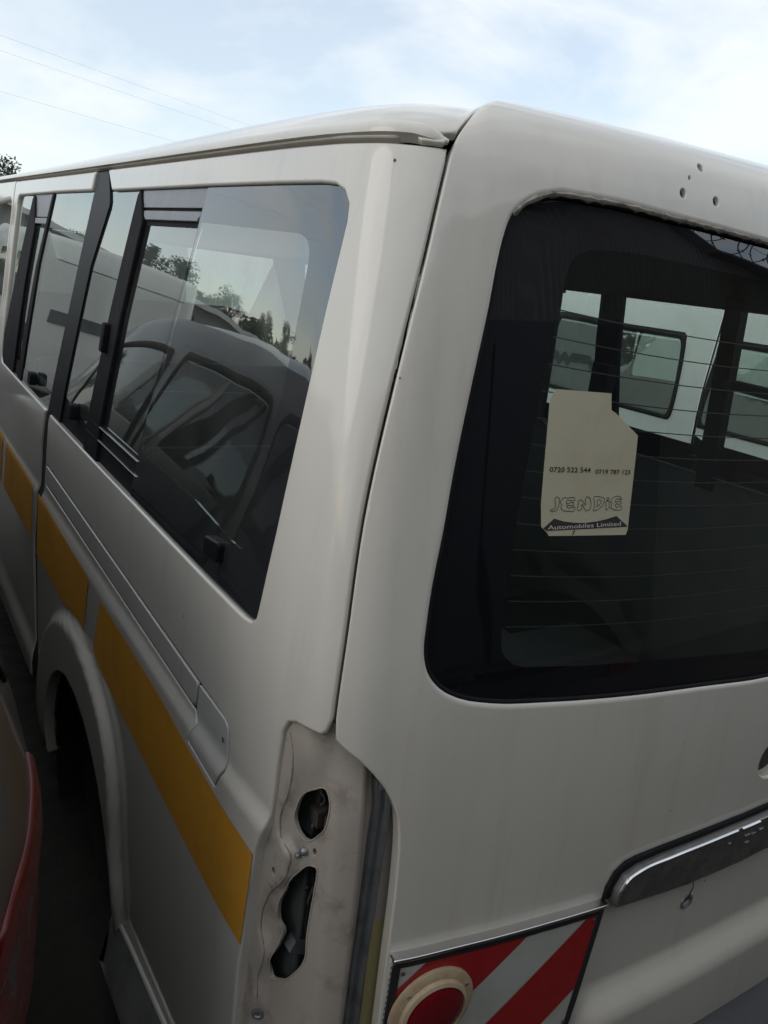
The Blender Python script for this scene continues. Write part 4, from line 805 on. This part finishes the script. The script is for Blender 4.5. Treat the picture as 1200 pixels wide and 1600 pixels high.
wh = empty('white_roof_building', (-6, 24, 0)); tag(wh, 'long low building with a pale sloping roof, mirrored in the rear side window', 'building')
PALE = mat('pale_roof', (.62, .62, .60), .6); WALLP = mat('pale_wall', (.42, .42, .40), .8, noise=(1, (.34, .33, .30), .45, .7)); DARKOP = mat('dark_opening', (.03, .03, .03), .8)
x = MB(); x.add([(-2.5, 22, 0), (-10.5, 22, 0), (-10.5, 22, 1.75), (-2.5, 22, 3.05), (-2.5, 29, 0), (-10.5, 29, 0), (-10.5, 29, 1.75), (-2.5, 29, 3.05)], [(0, 3, 2, 1), (4, 5, 6, 7), (0, 4, 7, 3), (1, 2, 6, 5)]); x.build('wall', WALLP, wh)
x = MB(); x.add([(-2.0, 21.4, 3.16), (-11, 21.4, 1.70), (-11, 29.6, 1.70), (-2.0, 29.6, 3.16), (-2.0, 21.4, 3.00), (-11, 21.4, 1.54), (-11, 29.6, 1.54), (-2.0, 29.6, 3.00)], [(0, 3, 2, 1), (4, 5, 6, 7), (0, 1, 5, 4), (1, 2, 6, 5), (2, 3, 7, 6), (3, 0, 4, 7)]); x.build('roof', PALE, wh)
for xx in (-4, -6, -8):
    x = MB(); x.box((xx, 21.99, 1.15), (.55, .03, .5)); x.build('window', DARKOP, wh)

bw = empty('added_bright_wall', (7.2, 8, 0)); tag(bw, 'pale wall added to the right to brighten the view through the windows of both vans', 'wall')  # pale wall added to lighten what shows through the windows
x = MB(); x.box((7.2, 8, 1.3), (.1, 16, 1.3)); x.build('wall_face', mat('limewash', (.66, .67, .62), .9, noise=(1.2, (.52, .51, .46), .45, .7), bump=(20, .4, .01)), bw)
x = MB(); x.box((7.2, 8, 2.64), (.16, 16.05, .04)); x.build('coping', WALLP, bw)

# ================================================================== trees
LEAF = mat('leaves', (.050, .075, .040), .6, noise=(.8, (.028, .045, .025), .4, .65)); BARK = mat('bark', (.08, .06, .045), .9)
def tree_mesh(seed, h, spread, n=6000, conif=False):
    r = np.random.default_rng(seed); tr = MB(); tr.tube([(0, 0, 0), (.08, .02, h * .3), (.0, .1, h * .6), (.1, .05, h * .85)], [.04 * h * .5, .03 * h * .5, .018 * h * .5, .01], 8)
    cl = []
    for i in range(26):
        a = r.uniform(0, 6.28); z = h * r.uniform(.28, .97); w = spread * math.sqrt(max(.02, 1 - ((z / h - .52) / .52) ** 2)) * r.uniform(.25, .95)
        if conif: w = spread * (1.02 - z / h) * r.uniform(.3, 1)
        c = np.array((w * math.cos(a), w * math.sin(a), z)); cl.append((c, spread * r.uniform(.18, .38)))
        tr.tube([(0, .05, z * .75), tuple(c * [.5, .5, 1] - [0, 0, .1 * h * .3]), tuple(c)], [.012 * h, .007 * h, .003 * h], 5)
    V = []; Fc = []
    for i in range(n):
        c, rad = cl[r.integers(len(cl))]; d = r.normal(size=3); d /= np.linalg.norm(d); p = c + d * rad * r.uniform(.35, 1.08) * [1, 1, .8]
        u = r.normal(size=3); u /= np.linalg.norm(u); w = np.cross(u, r.normal(size=3)); w /= np.linalg.norm(w); s = h * r.uniform(.009, .021); k = len(V)
        V += [p - u * s, p + w * s * .55, p + u * s, p - w * s * .55]; Fc.append((k, k + 1, k + 2, k + 3))
    t = bpy.data.meshes.new('trunk'); t.from_pydata(tr.V, [], tr.F); t.materials.append(BARK)
    c = bpy.data.meshes.new('crown'); c.from_pydata([tuple(map(float, v)) for v in V], [], Fc); c.materials.append(LEAF)
    return t, c
TM = [tree_mesh(1, 6, 2.6), tree_mesh(2, 5, 2.4), tree_mesh(3, 6.5, 1.6, conif=True)]
def tree(k, x, y, s, rz, label):
    o = empty('tree', (x, y, 0)); o.scale = (s, s, s); o.rotation_euler[2] = rz; tag(o, label, 'tree', 'trees beyond the yard')
    for nm, me in zip(('trunk', 'crown'), TM[k]):
        c = bpy.data.objects.new(nm, me); col.objects.link(c); c.parent = o
tree(0, 4.2, 46, .80, .3, 'dark leafy tree showing above the van roof at the far left edge')
tree(1, 1.2, 47, .80, 2.0, 'lower leafy tree just left of the one above the van roof')
sp = [(0, -17, 50, .82, 1.0, 'tallest bushy tree mirrored in the middle of the rear side window'), (2, -15.0, 50, .80, 0, 'pointed tree mirrored just left of the tallest bushy tree'), (1, -20.5, 49, .86, 4.0, 'bushy tree mirrored just right of the tallest one'),
      (1, -24, 47, .78, 3.0, 'low tree mirrored midway along the hedge line'), (0, -29, 45, .72, 2.2, 'round tree mirrored near the rear pillar'), (1, -34, 42, .80, 5.0, 'broad tree mirrored next to the rear window corner'), (0, -12, 54, .74, 1.5, 'tree peeping over the pale roof in the mirror image'), (2, -38, 36, .72, 1.5, 'slim tree at the right end of the mirrored tree line')]
for a in sp: tree(*a)
def hedge():
    r = np.random.default_rng(5); V = []; Fc = []
    for i in range(9000):
        t = r.random(); x = -10 - 32 * t; y = 50 - 16 * t ** 1.5 + r.uniform(-1, 1); z = r.uniform(0, 1) ** .7 * (2.6 + .5 * math.sin(x * 1.3) + .35 * math.sin(x * 3.1)); p = np.array((x, y, z))
        u = r.normal(size=3); u /= np.linalg.norm(u); w = np.cross(u, r.normal(size=3)); w /= np.linalg.norm(w); s = r.uniform(.12, .3); k = len(V)
        V += [p - u * s, p + w * s * .6, p + u * s, p - w * s * .6]; Fc.append((k, k + 1, k + 2, k + 3))
    tag(mk('hedge', V, Fc, LEAF, None, False), 'long dark hedge at the far edge of the yard', 'hedge', kind='stuff')
hedge()

# ================================================================== overhead wires
def cable(a, b, sag, label):
    a, b = np.array(a), np.array(b); P = [a + (b - a) * t - np.array((0, 0, sag * 4 * t * (1 - t))) for t in np.linspace(0, 1, 24)]
    x = MB(); x.tube(P, .0022, 5); tag(x.build('overhead_wire', INK, None, True), label, 'wire', 'overhead wires')
for z, off, lb in ((6.75, 0, 'upper overhead wire crossing the sky above the van roof'), (7.05, .35, 'topmost faint overhead wire crossing the sky'), (5.62, 0, 'lowest overhead wire, sagging towards the roof line')):
    cable((-30 + off, 6.4 - off, z), (33 + off, 50.3 - off, z), .2, lb)
POLE = mat('pole_wood', (.10, .08, .06), .9)
for (x_, y_, lb) in ((-30, 6.4, 'wooden utility pole beyond the left edge of the yard'), (33, 50.3, 'wooden utility pole far behind the van')):
    p = empty('utility_pole', (x_, y_, 0)); tag(p, lb, 'utility pole', 'utility poles')
    x = MB(); x.tube([(x_, y_, 0), (x_, y_, 7.6)], [.14, .10], 10); x.build('post', POLE, p, True)
    x = MB(); x.box((x_, y_, 7.0), (.5, .05, .05), Matrix.Rotation(-.8, 3, 'Z')); x.build('crossarm', POLE, p)
bpy.context.view_layer.update()
